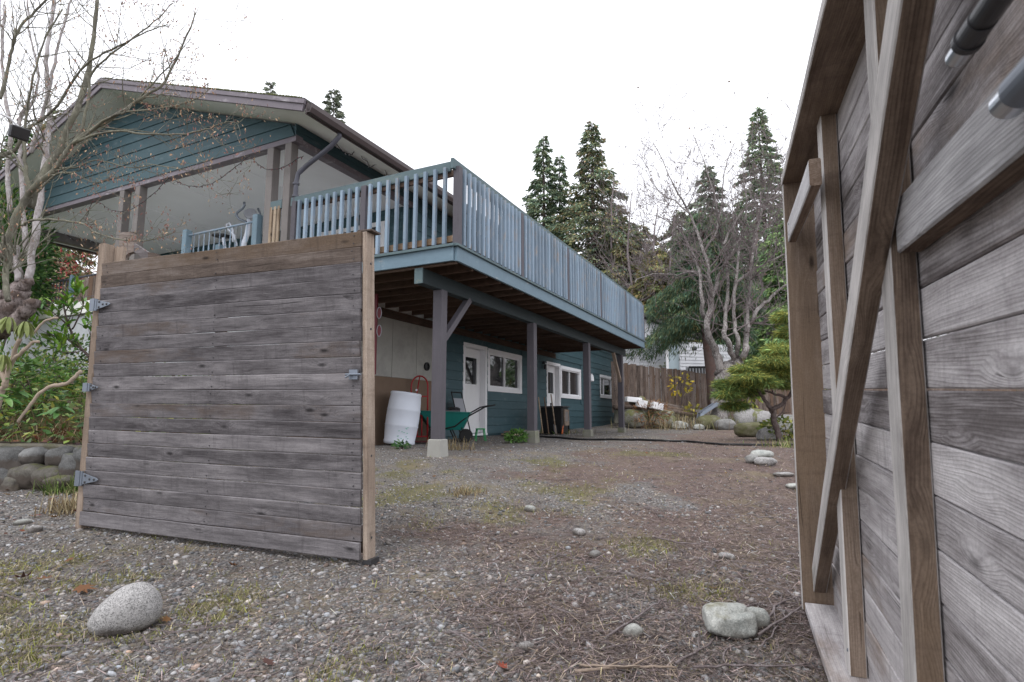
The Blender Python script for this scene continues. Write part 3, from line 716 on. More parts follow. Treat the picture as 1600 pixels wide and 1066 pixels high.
# basement interior seen dimly: floor, back
m = MB(); m.hbox(4.2, DE - .2, 5.5, 5.6, .5, 3.0); m.hbox(4.2, DE - .2, EW + .22, 5.5, .52, .58); m.build('inner_wall', P_CEIL, house)
def corner_board(d, e, z0, z1, name='corner_board'):
    board(name, P_TEAL, house, H(d, e - .035, z0), H(d, e - .035, z1), .09, .02, -HE, .002)
corner_board(DE - .045, EW, .66, 3.2); corner_board(4.10, EW, .66, 2.9)
# concrete part of the basement with board joints, darker skirting below
cw = MB(); cw.hbox(.0, 4.06, EW + .02, EW + .25, .3, 3.02); cw = cw.build('concrete_wall', CONC, house)
ds = [.02, .78, 1.62, 2.36, 3.12, 4.05]
for a, b in zip(ds, ds[1:]):
    m = MB(); m.hbox(a + .006, b - .006, EW - .005, EW + .02, 1.80, 2.875); m.build('concrete_panel', CONC, cw, bevel=.004)
m = MB(); m.hbox(.02, 4.06, EW - .03, EW + .018, .45, 1.795); m.build('skirting_board', PLY, house)
m = MB(); m.lathe(H(3.45, EW - .012, 2.08), [(.085, 0), (.085, .03), (.06, .035), (.05, .01)], 20, -HE); m.build('pipe_outlet', BLACK, house)
# front foundation under the porch
m = MB(); m.hbox(.0, .25, EW + .25, 11.55, .6, 3.0); m.hbox(.25, DE, 11.3, 11.55, .6, 3.0); m.build('foundation_wall', CONC_PALE, house)
m = MB(); m.hbox(-.06, 3.1, EW + .02, 11.6, 3.022, 3.25); m.hbox(3.1, DE - .3, EW + .36, 11.29, 3.03, 3.245); m.build('porch_floor', P_SOFFIT, house)
# doors
def opening_frame(parent_name, a, b, z0, z1, tw, mat, sill=True, proud=.03, parent=None):
    root = MB()
    root.hbox(a, a + tw, EW - proud, EW + .02, z0, z1 - tw); root.hbox(b - tw, b, EW - proud, EW + .02, z0, z1 - tw)
    root.hbox(a, b, EW - proud - .003, EW + .02, z1 - tw, z1)
    if sill: root.hbox(a, b, EW - proud - .003, EW + .02, z0 - .0, z0 + tw); 
    return root
for i, (a, b, z0, z1) in enumerate(DOORS):
    f = opening_frame('door', a, b, z0, z1, .09, P_WHITE, False)
    f.hbox(a + .08, a + .09, EW + .02, EW + .19, z0, z1 - .09); f.hbox(b - .09, b - .08, EW + .02, EW + .19, z0, z1 - .09); f.hbox(a + .08, b - .08, EW + .02, EW + .19, z1 - .09, z1 - .08)
    f.hbox(a, b, EW - .05, EW + .2, z0 - .05, z0)
    root = f.build('door', P_WHITE, house, bevel=.003)
    p0, p1 = a + .095, b - .095; zt = z1 - .095
    pa, pb_, pz0, pz1 = p0 + .17, p1 - .17, z0 + 1.13, zt - .20
    m = MB(); e0, e1 = EW + .12, EW + .16
    m.hbox(p0, pa, e0, e1, z0 + .01, zt); m.hbox(pb_, p1, e0, e1, z0 + .01, zt); m.hbox(pa, pb_, e0, e1, z0 + .01, pz0); m.hbox(pa, pb_, e0, e1, pz1, zt)
    m.build('door_leaf', P_DOOR, root)
    m = MB()
    for q in ((pa - .03, pa, pz0 - .03, pz1 + .03), (pb_, pb_ + .03, pz0 - .03, pz1 + .03), (pa, pb_, pz0 - .03, pz0), (pa, pb_, pz1, pz1 + .03)): m.hbox(q[0], q[1], e0 - .012, e0, q[2], q[3])
    m.build('glazing_bead', P_DOOR, root)
    m = MB(); m.hbox(pa, pb_, e0 + .015, e0 + .022, pz0, pz1); m.build('pane', GLASS, root)
    m = MB(); m.lathe(H(p0 + .07, e0, z0 + .96), [(.027, 0), (.027, .01), (.01, .015), (.01, .04), (.026, .045), (.026, .065), (.015, .072)], 16, -HE); m.build('handle', STEEL, root)
# windows
WDIV = [(.5,), (.46,), (.24, .74)]
for (a, b, z0, z1), div in zip(WINS, WDIV):
    root = opening_frame('window', a, b, z0, z1, .11, P_WHITE).build('window', P_WHITE, house, bevel=.003)
    m = MB(); ia, ib, iz0, iz1 = a + .11, b - .11, z0 + .11, z1 - .11
    m.hbox(ia, ia + .035, EW + .0, EW + .09, iz0, iz1); m.hbox(ib - .035, ib, EW + .0, EW + .09, iz0, iz1); m.hbox(ia, ib, EW + .002, EW + .09, iz0, iz0 + .035); m.hbox(ia, ib, EW + .002, EW + .09, iz1 - .035, iz1)
    m.build('sash', P_WHITE, root)
    cuts = [ia + .035] + [ia + (ib - ia) * q for q in div] + [ib - .035]
    for q in cuts[1:-1]:
        m = MB(); m.hbox(q - .022, q + .022, EW + .004, EW + .088, iz0 + .035, iz1 - .035); m.build('mullion', P_WHITE, root)
    for s, t in zip(cuts, cuts[1:]):
        m = MB(); m.hbox(s, t, EW + .05, EW + .056, iz0 + .03, iz1 - .03); m.build('pane', GLASS, root)
m = MB(); m.hbox(12.35, 12.72, EW + .10, EW + .11, 1.80, 2.58); m.build('blind', P_SCREEN, house)
m = MB(); m.lathe(H(14.05, EW - .02, 2.60), [(.05, 0), (.075, -.02), (.09, -.10), (.10, -.22), (.085, -.24)], 16, UP); m.hbox(14.02, 14.08, EW - .06, EW, 2.58, 2.64); m.build('wall_lamp', P_WHITE, house, smooth=False)
m = MB(); m.hbox(9.42, 9.47, EW - .10, EW - .02, 2.62, 2.70); m.lathe(H(9.44, EW - .1, 2.60), [(.035, 0), (.045, -.06), (.04, -.14)], 12, UP); m.build('door_lamp', IRON, house)
m = MB(); m.hbox(9.60, 9.75, EW - .015, EW + .0, 2.64, 2.72); m.build('vent_cover', P_WHITE, house)

# upper side wall and porch back wall
m = MB(); m.hbox(3.1, DE, EW + .15, EW + .35, 3.25, 5.55); up_ = m.build('upper_wall', P_TEAL, house); sidings(up_, 3.12, DE, EW + .15, 3.27, 5.55)
corner_board(3.14, EW + .15, 3.27, 5.5)
m = MB(); m.hbox(3.08, 3.28, EW + .35, 11.5, 3.25, 5.4); bk_ = m.build('porch_wall', P_TEAL, house); sidings(bk_, EW + .2, 11.5, 3.08, 3.27, 5.33, axis='e')
m = MB(); m.hbox(3.28, DE, 11.3, 11.5, 3.0, 5.4); m.hbox(DE - .2, DE, EW + .35, 11.3, 3.0, 5.4); m.build('rear_wall', P_TEAL, house)
for a, b in ((3.6, 5.4), (7.4, 9.6)):
    m = MB(); m.hbox(3.02, 3.075, a, b, 3.75, 5.1); wn_ = m.build('porch_window', P_WHITE, house); m = MB(); m.hbox(3.01, 3.019, a + .1, b - .1, 3.85, 5.0); m.build('pane', GLASS, wn_)
# porch: ceiling, beams, gable
m = MB(); m.hbox(.10, 3.10, EW + .30, 11.55, 5.355, 5.40); m.build('porch_ceiling', P_CEIL, house)
for s in (4.6, 6.3, 8.0, 9.7):
    m = MB(); m.hbox(.12, 3.08, s - .02, s + .02, 5.345, 5.356); m.build('ceiling_batten', P_CEIL, house)
m = MB(); m.hbox(.0, .14, EW + .12, 11.65, 5.315, 5.42); m.build('front_beam', P_FASCIA, house)
m = MB(); m.hbox(.14, 3.10, EW + .13, EW + .27, 5.30, 5.40); m.build('side_beam', P_FASCIA, house)
m = MB(); m.hbox(.3, DE, 11.45, 11.60, 5.16, 5.42); m.build('left_beam', P_TAUPE, house)
gable = MB(); gz = 5.42
el = lambda z: ER - (roof_z(ER) - z) / SL
gable.prism([H(.02, EW + .15, gz), H(.02, EW + .15, roof_z(EW + .15, -.02)), H(.02, ER, roof_z(ER, -.02)), H(.02, 11.6, roof_z(11.6, -.02)), H(.02, 11.6, gz)], HD * .1)
gable = gable.build('gable', P_TEAL, house)
z = gz - .01; k = 0
def gable_board(z, h):
    """one lapped board whose ends follow the soffit; local X runs across the gable"""
    er = lambda zz: min(max(0.02, (roof_z(ER, -.012) - zz) / SL), ER - EW - .14); el2 = lambda zz: min(max(0.02, (roof_z(ER, -.012) - zz) / SL), 11.65 - ER)
    zb, zt = z - .009, z + h + .004; yb, yt = -.020, -.004
    vs = []
    for zz, y in ((zb, yb), (zt, yt), (zt, yt + .012), (zb, yb + .016)): vs += [(-er(zz), y, zz - z), (el2(zz), y, zz - z)]
    fs = [(0, 1, 3, 2), (2, 3, 5, 4), (4, 5, 7, 6), (6, 7, 1, 0), (0, 2, 4, 6), (1, 7, 5, 3)]
    me = bpy.data.meshes.new('siding_board'); me.from_pydata(vs, [], fs); bm = bmesh.new(); bm.from_mesh(me); bmesh.ops.recalc_face_normals(bm, faces=bm.faces); bm.to_mesh(me); bm.free()
    o = link('siding_board', me, P_TEAL, gable); M4 = Matrix((HE, HD, UP)).transposed().to_4x4(); M4.translation = H(.005, ER, z) - base_of(gable); o.matrix_local = M4; BASE[o.name] = base_of(gable)
while z < 6.98:
    gable_board(z, .205); z += .205
m = MB(); m.hbox(.10, 3.2, EW + .14, EW + .22, 5.40, 5.60); sf = m.build('side_frieze', P_TEAL, house)
for q in (0, 1): board('siding_board', P_TEAL, sf, H(.0, EW + .135, 5.455 + q * .1), H(3.2, EW + .135, 5.455 + q * .1), .019, .115, (UP + HE * .1).normalized(), .003, .001, 330)
# porch posts in pairs
for e in (3.08, 3.47, 6.90, 7.385, 11.2):
    board('porch_post', P_TAUPE, house, H(.075, e, 3.25), H(.075, e, 5.315), .14, .14, HE, .005, .0008, 41)
# roof: two slabs, soffit lining, barge boards, shingle edge, gutter
for sg in (-1, 1):
    eE = ER + sg * 5.12; lo, hi = roof_z(eE), roof_z(ER)
    m = MB(); pts = [H(DF + .03, ER, hi + .015), H(DF + .03, eE, lo + .015), H(DF + .03, eE, lo + .15), H(DF + .03, ER, hi + .15)]; m.prism(pts, HD * (DE + .5 - DF)); rf = m.build('roof', P_SOFFIT, house)
    m = MB(); pts = [H(DF - .035, ER, hi + .152), H(DF - .035, eE - sg * -.03, lo + .142), H(DF - .035, eE + sg * .03, lo + .178), H(DF - .035, ER, hi + .19)]; m.prism(pts, HD * (DE + .6 - DF)); m.build('shingle_layer', SHINGLE, rf)
    a, b = H(DF, ER, hi + .085), H(DF, eE, lo + .085)
    board('barge_board', P_FASCIA, house, a, b, .035, .17, UP, .003, .001, 45)
    a, b = H(DF - .022, ER, hi + .135), H(DF - .022, eE + sg * .03, lo + .125)
    board('barge_trim', P_FASCIA, house, a, b, .03, .065, UP, .003, .001, 46)
    m = MB(); m.hbox(DF + .02, DE + .4, min(eE, eE + sg * .03), max(eE, eE + sg * .03), lo - .03, lo + .14); m.build('eave_board', P_GUTTER, house)
    g = MB(); eo = eE + sg * .035
    prof = [(0, .10), (0, -.02), (.07, -.03), (.105, .03), (.105, .10), (.095, .10), (.093, .035), (.065, -.018), (.012, -.01), (.012, .10)]
    g.prism([H(DF + .0, eo + sg * q, lo + zz) for q, zz in prof], HD * (DE + .3 - DF)); g.build('gutter', P_GUTTER, house)
# moss tufts along the shingle edge
tuft = MB()
for i in range(420):
    t = random.random() ** .7; e = ER - 5.1 * t; c = H(DF - .03, e, roof_z(e, .19)); r = random.uniform(.006, .015); tuft.lathe(c, [(r, -.01), (r * .8, r * .5), (r * .3, r * .9)], 5)
o = tuft.build('roof_moss', flat_mat('roof_moss', (.09, .10, .035), .95, var=.4, scale=30), house); props(o, kind='stuff')
# downspout elbow and pipe
dp = MB(); p0 = H(.12, 2.15, 5.36); dp.tube([p0, p0 - UP * .09, H(.11, 2.30, 5.14), H(.10, 2.75, 4.93), H(.06, 2.90, 4.80), H(.05, 2.92, 4.65), H(.05, 2.92, 3.3)], [.034, .036, .037, .036, .036, .036, .036], 12)
dp.build('downspout', P_PIPE, house, smooth=True)
for z in (4.62, 4.42):
    m = MB(); m.lathe(H(.05, 2.92, z), [(.05, 0), (.05, .03)], 14); m.build('pipe_clip', P_PIPE, house)

# ------------------------------------------------------------------ the deck: balustrade, fascia, joists, girder, posts on concrete piers
deck = thing('deck', 'raised timber deck with blue baluster railing along the side of the house', 'deck', H(5, 1.4, .6))
DL = 10.45
m = MB(); board('fascia', P_BLUE, deck, H(.0, .0, 3.145), H(DL, .0, 3.145), .04, .185, UP, .003, .001, 51)
board('fascia', P_BLUE, deck, H(-.018, .022, 3.145), H(-.018, 2.95, 3.145), .036, .185, UP, .003, .001, 52)
board('fascia', P_BLUE, deck, H(DL + .018, .022, 3.145), H(DL + .018, 2.75, 3.145), .036, .185, UP, .003, .001, 53)
for k in range(20):
    e = -.03 + .07 + k * .142
    if e > 2.76: break
    board('decking_board', W_JOIST if k else P_CAP, deck, H(-.05, e, 3.257), H(DL + .05, e, 3.257), .034, .135, HE, .003, .0006, 54 + k % 4)
board('edge_strip', P_CAP, deck, H(-.05, -.036, 3.252), H(DL + .05, -.036, 3.252), .036, .03, UP, .003, .001, 58)
board('edge_strip', P_CAP, deck, H(-.056, .0, 3.252), H(-.056, 2.95, 3.252), .03, .036, UP, .003, .001, 59)
k = 0; d = .06
while d < DL:
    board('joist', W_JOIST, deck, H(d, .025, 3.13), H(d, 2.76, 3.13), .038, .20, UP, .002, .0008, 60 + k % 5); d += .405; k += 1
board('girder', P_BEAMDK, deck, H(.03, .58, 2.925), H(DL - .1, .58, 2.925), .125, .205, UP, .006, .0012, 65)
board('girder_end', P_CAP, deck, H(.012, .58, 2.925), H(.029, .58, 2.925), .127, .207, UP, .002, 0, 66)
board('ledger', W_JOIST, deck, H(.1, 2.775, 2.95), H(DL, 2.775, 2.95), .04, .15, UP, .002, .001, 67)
for i, d in enumerate((.51, 3.64, 6.86, 9.86)):
    zt, zb = 2.82, (.79, .83, .78, .77)[i]
    pst = board('post', W_GREYPOST, deck, H(d, .56, zb), H(d, .56, zt), .145, .145, HE, .006, .0012, 70 + i)
    m = MB(); r = .094; r2 = .108
    c = H(d, .56, 0)
    vs = [c + HD * (sx * q) + HE * (sy * q) + UP * z for z, q in ((.45, r2), (zb - .01, r), (zb + .002, r - .012)) for sx, sy in ((-1, -1), (1, -1), (1, 1), (-1, 1))]
    m.add(vs, [(0, 1, 5, 4), (1, 2, 6, 5), (2, 3, 7, 6), (3, 0, 4, 7), (4, 5, 9, 8), (5, 6, 10, 9), (6, 7, 11, 10), (7, 4, 8, 11), (8, 9, 10, 11)])
    m.build('pier', CONC_MOSS if i else CONC, deck)
board('brace', W_GREYPOST, deck, H(.58, .56, 2.14), H(1.28, .56, 2.83), .09, .09, HE, .004, .001, 75)
board('brace', W_POST, deck, H(9.83, .56, 2.05), H(9.15, .56, 2.83), .075, .08, HE, .004, .001, 76)
# balustrade
PD = [.0, 1.96, 4.06, 6.17, 8.35, DL - .02]
ZT = 4.345
def rail_run(a, b, out):
    """a..b along one side; out = outward direction"""
    board('top_rail', W_JOIST, deck, a + UP * 4.26 + out * -.045, b + UP * 4.26 + out * -.045, .04, .085, UP, .002, .001, 80)
    board('bottom_rail', W_RAW, deck, a + UP * 3.37 + out * -.045, b + UP * 3.37 + out * -.045, .04, .085, UP, .002, .001, 81)
bal = None
def baluster(p, out):
    global bal
    board('baluster', P_BALUSTER, deck, p + out * .0 + UP * 3.285, p + out * .0 + UP * 4.315, .050, .044, HE, .003, .0012, random.randint(90, 99))
a = H(.03, .02, 0); b = H(DL - .02, .02, 0)
rail_run(a, b, -HE)
board('cap_rail', P_CAP, deck, H(-.06, .04, ZT), H(DL + .03, .04, ZT), .14, .045, UP.cross(HD), .005, .0015, 82).rotation_euler
for i, d in enumerate(PD):
    board('rail_post', W_GREYPOST, deck, H(d + (.045 if i == 0 else 0), .012, 3.275), H(d + (.045 if i == 0 else 0), .012, 4.318), .09, .09, HE, .004, .001, 84)
for d0, d1 in zip(PD, PD[1:]):
    nb = 14; s = d0 + (.09 if d0 == 0 else .045); t = d1 - .045
    for q in range(nb): baluster(H(s + (t - s) * (q + .5) / nb, -.021, 0), -HE)
a = H(.02, .09, 0); b = H(.02, 2.86, 0)
rail_run(a, b, -HD)
board('cap_rail', P_CAP, deck, H(.04, .115, ZT - .001), H(.04, 2.98, ZT - .001), .14, .045, HD.cross(UP).cross(HE) if False else HD, .005, .0015, 83)
for e in (1.52, 2.86): board('rail_post', W_GREYPOST, deck, H(.012, e, 3.275), H(.012, e, 4.318), .09, .09, HE, .004, .001, 84)
for e0, e1, nb in ((.09, 1.475, 9), (1.565, 2.815, 9)):
    for q in range(nb): baluster(H(-.021, e0 + (e1 - e0) * (q + .5) / nb, 0), -HD)
# short bare-wood guard between the porch posts
board('cap_rail', P_CAP, deck, H(.03, 3.16, 4.345), H(.03, 3.43, 4.345), .14, .045, HD, .004, 0, 85)
for e in (3.22, 3.30, 3.385): board('guard_board', W_RAW, deck, H(.02, e, 3.3), H(.02, e, 4.32), .03, .05, HE, .003, .001, 86)

# ------------------------------------------------------------------ blue metal stair rail in front of the porch opening
sr = thing('stair_railing', 'light blue stair railing with two square posts in front of the porch', 'railing', H(.0, 4.5, 3.25))
for e, d in ((3.66, .0), (5.36, .0)): board('rail_post', P_BLUE, sr, H(d, e, 3.25), H(d, e, 4.235), .11, .11, HE, .006, 0, 88)
board('rail_post', P_BLUE, sr, H(.8, 5.62, 3.25), H(.8, 5.62, 4.235), .10, .10, HE, .006, 0, 89)
m = MB(); m.tube([H(.0, 3.7, 4.14), H(.0, 5.32, 4.14)], .018, 8); m.build('hand_rail', P_BALUSTER, sr, smooth=True)
m = MB(); m.tube([H(.0, 3.7, 3.36), H(.0, 5.32, 3.36)], .014, 8); m.build('lower_rail', P_BALUSTER, sr, smooth=True)
for q in range(12):
    e = 3.76 + q * .128
    m = MB(); m.tube([H(.0, e, 3.36 + .78 * u / 8) for u in range(9)], [.007, .007, .008, .013, .009, .013, .008, .007, .007], 5); m.build('spindle', P_BALUSTER, sr)
# black metal rail and grey boards on the left of the porch
br = thing('balcony_railing', 'thin black metal railing on the left edge of the pale foundation', 'railing', H(.05, 9.2, 3.25))
m = MB(); m.tube([H(.05, 8.0, 3.78), H(.05, 11.2, 3.78)], .02, 8); m.build('hand_rail', P_PIPE, br); m = MB(); m.tube([H(.05, 8.0, 3.36), H(.05, 11.2, 3.36)], .014, 8); m.build('lower_rail', P_PIPE, br)
for q in range(20):
    m = MB(); e = 8.95 + q * .115; m.tube([H(.05, e, 3.36), H(.05, e, 3.78)], .009, 5); m.build('spindle', P_PIPE, br)
board('rail_post', P_BLUE, br, H(.05, 8.86, 3.25), H(.05, 8.86, 3.85), .07, .07, HE, .004)
for q in range(5): board('privacy_board', W_FENCE, br, H(.05, 8.05 + q * .15, 3.0), H(.05, 8.05 + q * .15, 3.74), .025, .14, HE, .003, .001, 92)
# ------------------------------------------------------------------ things under the deck
def PD_(px, py, d):
    a, b = (px - 800) / _f, (533 - py) / _f; r = Vector((a, _cp - b * _sp, _sp + b * _cp)); o = Vector((0, 0, 1.10))
    t = (d - (o - H(0, 0, 0)).dot(HD)) / r.dot(HD); return o + r * t
def PE_(px, py, e):
    a, b = (px - 800) / _f, (533 - py) / _f; r = Vector((a, _cp - b * _sp, _sp + b * _cp)); o = Vector((0, 0, 1.10))
    t = (e - (o - H(0, 0, 0)).dot(HE)) / r.dot(HE); return o + r * t
def gz(v, lift=0): return Vector((v.x, v.y, G(v.x, v.y) + lift))

c = gz(H(2.1, 2.40, 0)); ax = (UP + Vector((.115, .04, 0))).normalized()
br_ = thing('barrel', 'white plastic barrel leaning beside the hand truck', 'barrel', c)
m = MB(); m.lathe(c, [(.24, 0), (.262, .012), (.268, .04), (.272, .06), (.262, .075), (.276, .20), (.283, .31), (.290, .325), (.283, .34), (.287, .46), (.285, .58), (.291, .595), (.284, .61), (.276, .74), (.262, .845), (.270, .86), (.268, .885), (.255, .90), (.24, .892), (.235, .88)], 40, ax); m.build('shell', BARREL, br_, smooth=True)
m = MB(); u = ax.orthogonal().normalized()
for s in (1, -1): m.lathe(c + ax * .882 + u * .15 * s, [(.035, 0), (.035, .022), (.02, .025)], 12, ax)
m.build('bung', BARREL, br_)
m = MB()
for i in range(12):
    a = -1.1 + random.uniform(-.55, .25); hgt = random.uniform(.10, .32); rr = .2835
    p = c + ax * hgt + Vector((math.cos(a), math.sin(a), 0)) * rr; n = Vector((math.cos(a), math.sin(a), .0)); t = Vector((-n.y, n.x, 0)); m.prism([p + t * .016, p + UP * .010, p - t * .018, p - UP * .008], n * .002)
m.build('paint_splash', flat_mat('pale_green_paint', (.22, .50, .42), .5), br_)

c = gz(H(2.72, 2.42, 0)); X = Vector((1, 0, 0)); Yv = Vector((.1, 1, 0)).normalized(); ln = Vector((-.03, .14, 1)).normalized()
ht = thing('hand_truck', 'red tubular hand truck standing between the white barrel and the first post', 'hand truck', c)
m = MB(); w = .155
arch = [c - X * w + ln * .05, c - X * w + ln * 1.06] + [c + X * (-w * math.cos(a)) + ln * (1.06 + .19 * math.sin(a)) for a in [k * math.pi / 10 for k in range(1, 10)]] + [c + X * w + ln * 1.06, c + X * w + ln * .05]
m.tube(arch, .0155, 10); m.build('frame', REDPAINT, ht, smooth=True)
m = MB()
for hh in (.12, .5, .86): m.bar(c - X * w + ln * hh, c + X * w + ln * hh, .03, .025)
m.build('crossbar', REDPAINT, ht)
m = MB(); m.tube([c - X * .03 + ln * .1, c - X * .05 + ln * .9, c + X * .0 + ln * 1.24], .012, 8); m.tube([c + X * .05 + ln * .1, c + X * .05 + ln * .52], .012, 8); m.build('stringer', REDPAINT, ht, smooth=True)
m = MB(); m.box(c - Yv * .12 + UP * .03, X * .19, Yv * .11, UP * .005); m.build('toe_plate', DARKRED, ht)
for s in (-1, 1):
    m = MB(); m.lathe(c + X * (s * .20) + Yv * .10 + UP * .13, [(.06, -.03), (.11, -.035), (.128, -.02), (.128, .02), (.11, .035), (.06, .03)], 20, X); wh = m.build('wheel', RUBBER, ht, smooth=False); m = MB(); m.lathe(c + X * (s * .20) + Yv * .10 + UP * .13, [(.06, -.02), (.065, 0), (.06, .02)], 14, X); m.build('rim', GALV, wh)
m = MB(); m.lathe(c - X * .05 + ln * .98 - Yv * .02, [(.02, 0), (.02, .01)], 10, -Yv); m.build('reflector', BARREL, ht)

# yard cart
c = gz(H(3.28, 2.15, 0)); A = Vector((.97, .22, 0)).normalized(); B = Vector((-A.y, A.x, 0))
wb = thing('wheelbarrow', 'teal green plastic wheelbarrow with black handles in front of the left white door', 'wheelbarrow', c)
def q(a, b, z): return c + A * a + B * b + UP * z
m = MB(); top = [(-.56, .27), (-.62, .0), (-.56, -.27), (.36, -.32), (.44, 0), (.36, .32)]; n = 6
vs = [q(a, b, .55 + .03 * (a < 0)) for a, b in top] + [q(a * .93, b * .93, .55 + .03 * (a < 0)) for a, b in top] + [q(a * .55 + .03, b * .62, .26) for a, b in top] + [q(a * .6 + .03, b * .68, .23) for a, b in top]
fs = []
for i in range(n):
    j = (i + 1) % n; fs += [(i, j, n + j, n + i), (n + i, n + j, 2 * n + j, 2 * n + i), (i, 3 * n + i, 3 * n + j, j)]
fs += [tuple(2 * n + i for i in range(n)), tuple(3 * n + i for i in range(n))[::-1]]
m.add(vs, fs); m.build('tray', GREENPL, wb, bevel=.006)
m = MB(); m.tube([q(a * 1.01, b * 1.01, .553 + .03 * (a < 0)) for a, b in top + [top[0]]], .012, 6); m.build('rim', GREENPL, wb)
for s in (-1, 1):
    m = MB(); m.tube([q(-.25, s * .2, .22), q(.1, s * .24, .30), q(.30, s * .28, .46), q(.66, s * .27, .66), q(.86, s * .26, .70)], .014, 8); m.build('handle', BLACK, wb, smooth=True)
    m = MB(); m.tube([q(.22, s * .22, .30), q(.30, s * .23, .02), q(.16, s * .22, .02), q(.05, s * .2, .26)], .013, 6); m.build('leg', BLACK, wb)
m = MB(); m.lathe(q(.30, -.30, .13), [(.07, -.03), (.11, -.035), (.128, -.018), (.128, .018), (.11, .035), (.07, .03)], 22, B); wh = m.build('wheel', RUBBER, wb); m = MB(); m.lathe(q(.30, -.30, .13), [(.068, -.022), (.03, -.03), (.03, .03), (.068, .022)], 14, B); m.build('rim', GALV, wh)
m = MB(); m.box(q(-.05, 0, .575), A * .26, B * .14, UP * .025); m.lathe(q(.12, .03, .60), [(.10, -.02), (.12, .03), (.07, .06)], 12); m.build('load', IRON, wb)

c = gz(H(3.95, 1.82, 0)); st = thing('garden_stool', 'small bright green stool by the wheelbarrow wheel', 'stool', c)
m = MB(); m.box(c + UP * .235, A * .085, B * .08, UP * .012); m.build('seat', GREENLT, st, bevel=.004)
for sa in (-1, 1):
    for sb in (-1, 1):
        m = MB(); m.tube([c + A * .07 * sa + B * .065 * sb + UP * .225, c + A * .10 * sa + B * .085 * sb], .011, 6); m.build('leg', GREENLT, st)
c = gz(H(4.30, 2.62, 0)); fc = thing('folding_chair', 'folded pale chair with a black frame leaning behind the first deck post', 'chair', c)
for s in (-.2, .2):
    m = MB(); m.tube([c + HD * s - HE * .30, c + HD * s - HE * .02 + UP * .98], .013, 8); m.build('frame_tube', BLACK, fc)
m = MB(); m.box(c - HE * .10 + UP * .70, HD * .185, (UP + HE * .28).normalized() * .16, (HE - UP * .28).normalized() * .008); m.build('seat_panel', P_SCREEN, fc)
m = MB(); m.tube([c + HD * -.2 - HE * .02 + UP * .98, c + HD * .2 - HE * .02 + UP * .98], .013, 8); m.build('top_bar', BLACK, fc)

# lumber lying against the wall
PLK = [(6.10, 7.95, 2.34, .03, 'longest tan plank lying on the lumber pile under the window'), (6.3, 7.6, 2.47, .03, 'grey brown plank beside the wall at the back of the lumber pile'), (6.05, 7.2, 2.16, .02, 'short tan plank at the front of the lumber pile'), (6.5, 7.85, 2.26, .075, 'pale plank laid across the top of the lumber pile'), (6.2, 7.75, 2.42, .085, 'dark reddish plank on top of the pile nearest the wall'), (6.75, 7.35, 2.05, .02, 'short offcut angled in front of the lumber pile')]
for i, (a, b, e, z, lab) in enumerate(PLK):
    t = thing('plank', lab, 'plank', gz(H((a + b) / 2, e, 0)), 'planks piled under the window'); dz = random.uniform(-.05, .05)
    A_, B_ = H(a, e - dz, 0), H(b, e + dz, 0); zz = G((A_.x + B_.x) / 2, (A_.y + B_.y) / 2)
    board('timber', (W_RAW, W_BROWN, W_RAW, W_INNER, W_FENCE, W_RAW)[i], t, A_ + UP * (zz + z + .018), B_ + UP * (zz + z + .018), .036, .12, HE, .002, .001, 400 + i)

# black cabinet with a wooden speaker-like box hung on its side, tools leaning beside
c = gz(H(8.25, 1.95, 0)); cb = thing('grill_cabinet', 'black metal grill cabinet with a wooden framed door panel near the second white door', 'cabinet', c)
m = MB(); m.box(c + UP * .36, HD * .24, HE * .30, UP * .34); m.build('body', BLACK, cb, bevel=.012)
m = MB(); m.box(c + UP * .715, HD * .27, HE * .34, UP * .018); m.build('top', IRON, cb, bevel=.006)
m = MB(); cc = c - HE * .315 + UP * .43 + HD * .06
for (o1, o2, h1, h2) in ((-.17, -.12, -.21, .21), (.12, .17, -.21, .21), (-.12, .12, .15, .21), (-.12, .12, -.21, -.10)):
    m.box(cc + HD * ((o1 + o2) / 2) + UP * ((h1 + h2) / 2), HD * ((o2 - o1) / 2), HE * .02, UP * ((h2 - h1) / 2))
dr = m.build('door_panel', W_POST, cb, bevel=.004); m = MB(); m.box(cc + UP * .03, HD * .125, HE * .012, UP * .125); m.build('mesh_panel', P_TAUPE, dr)
m = MB(); m.lathe(c + HE * .1 + UP * .73, [(.02, 0), (.02, .08), (.03, .09)], 10); m.build('knob', IRON, cb)
for sa in (-1, 1):
    for sb in (-1, 1):
        m = MB(); m.box(c + HD * .2 * sa + HE * .26 * sb + UP * .012, HD * .02, HE * .02, UP * .022); m.build('foot', IRON, cb)
TOOLS = [('shovel', 'grey bladed shovel with a pale handle leaning left of the black cabinet', 7.72, 1.70, .10, .35, 1), ('rake', 'thin brown handled rake leaning by the second deck post', 7.45, 1.95, .16, .30, 2), ('garden_hoe', 'dark handled hoe leaning between the rake and the shovel', 7.6, 1.85, .12, .32, 3), ('hatchet', 'small orange handled tool propped on the black cabinet', 7.95, 1.62, .0, .14, 0)]
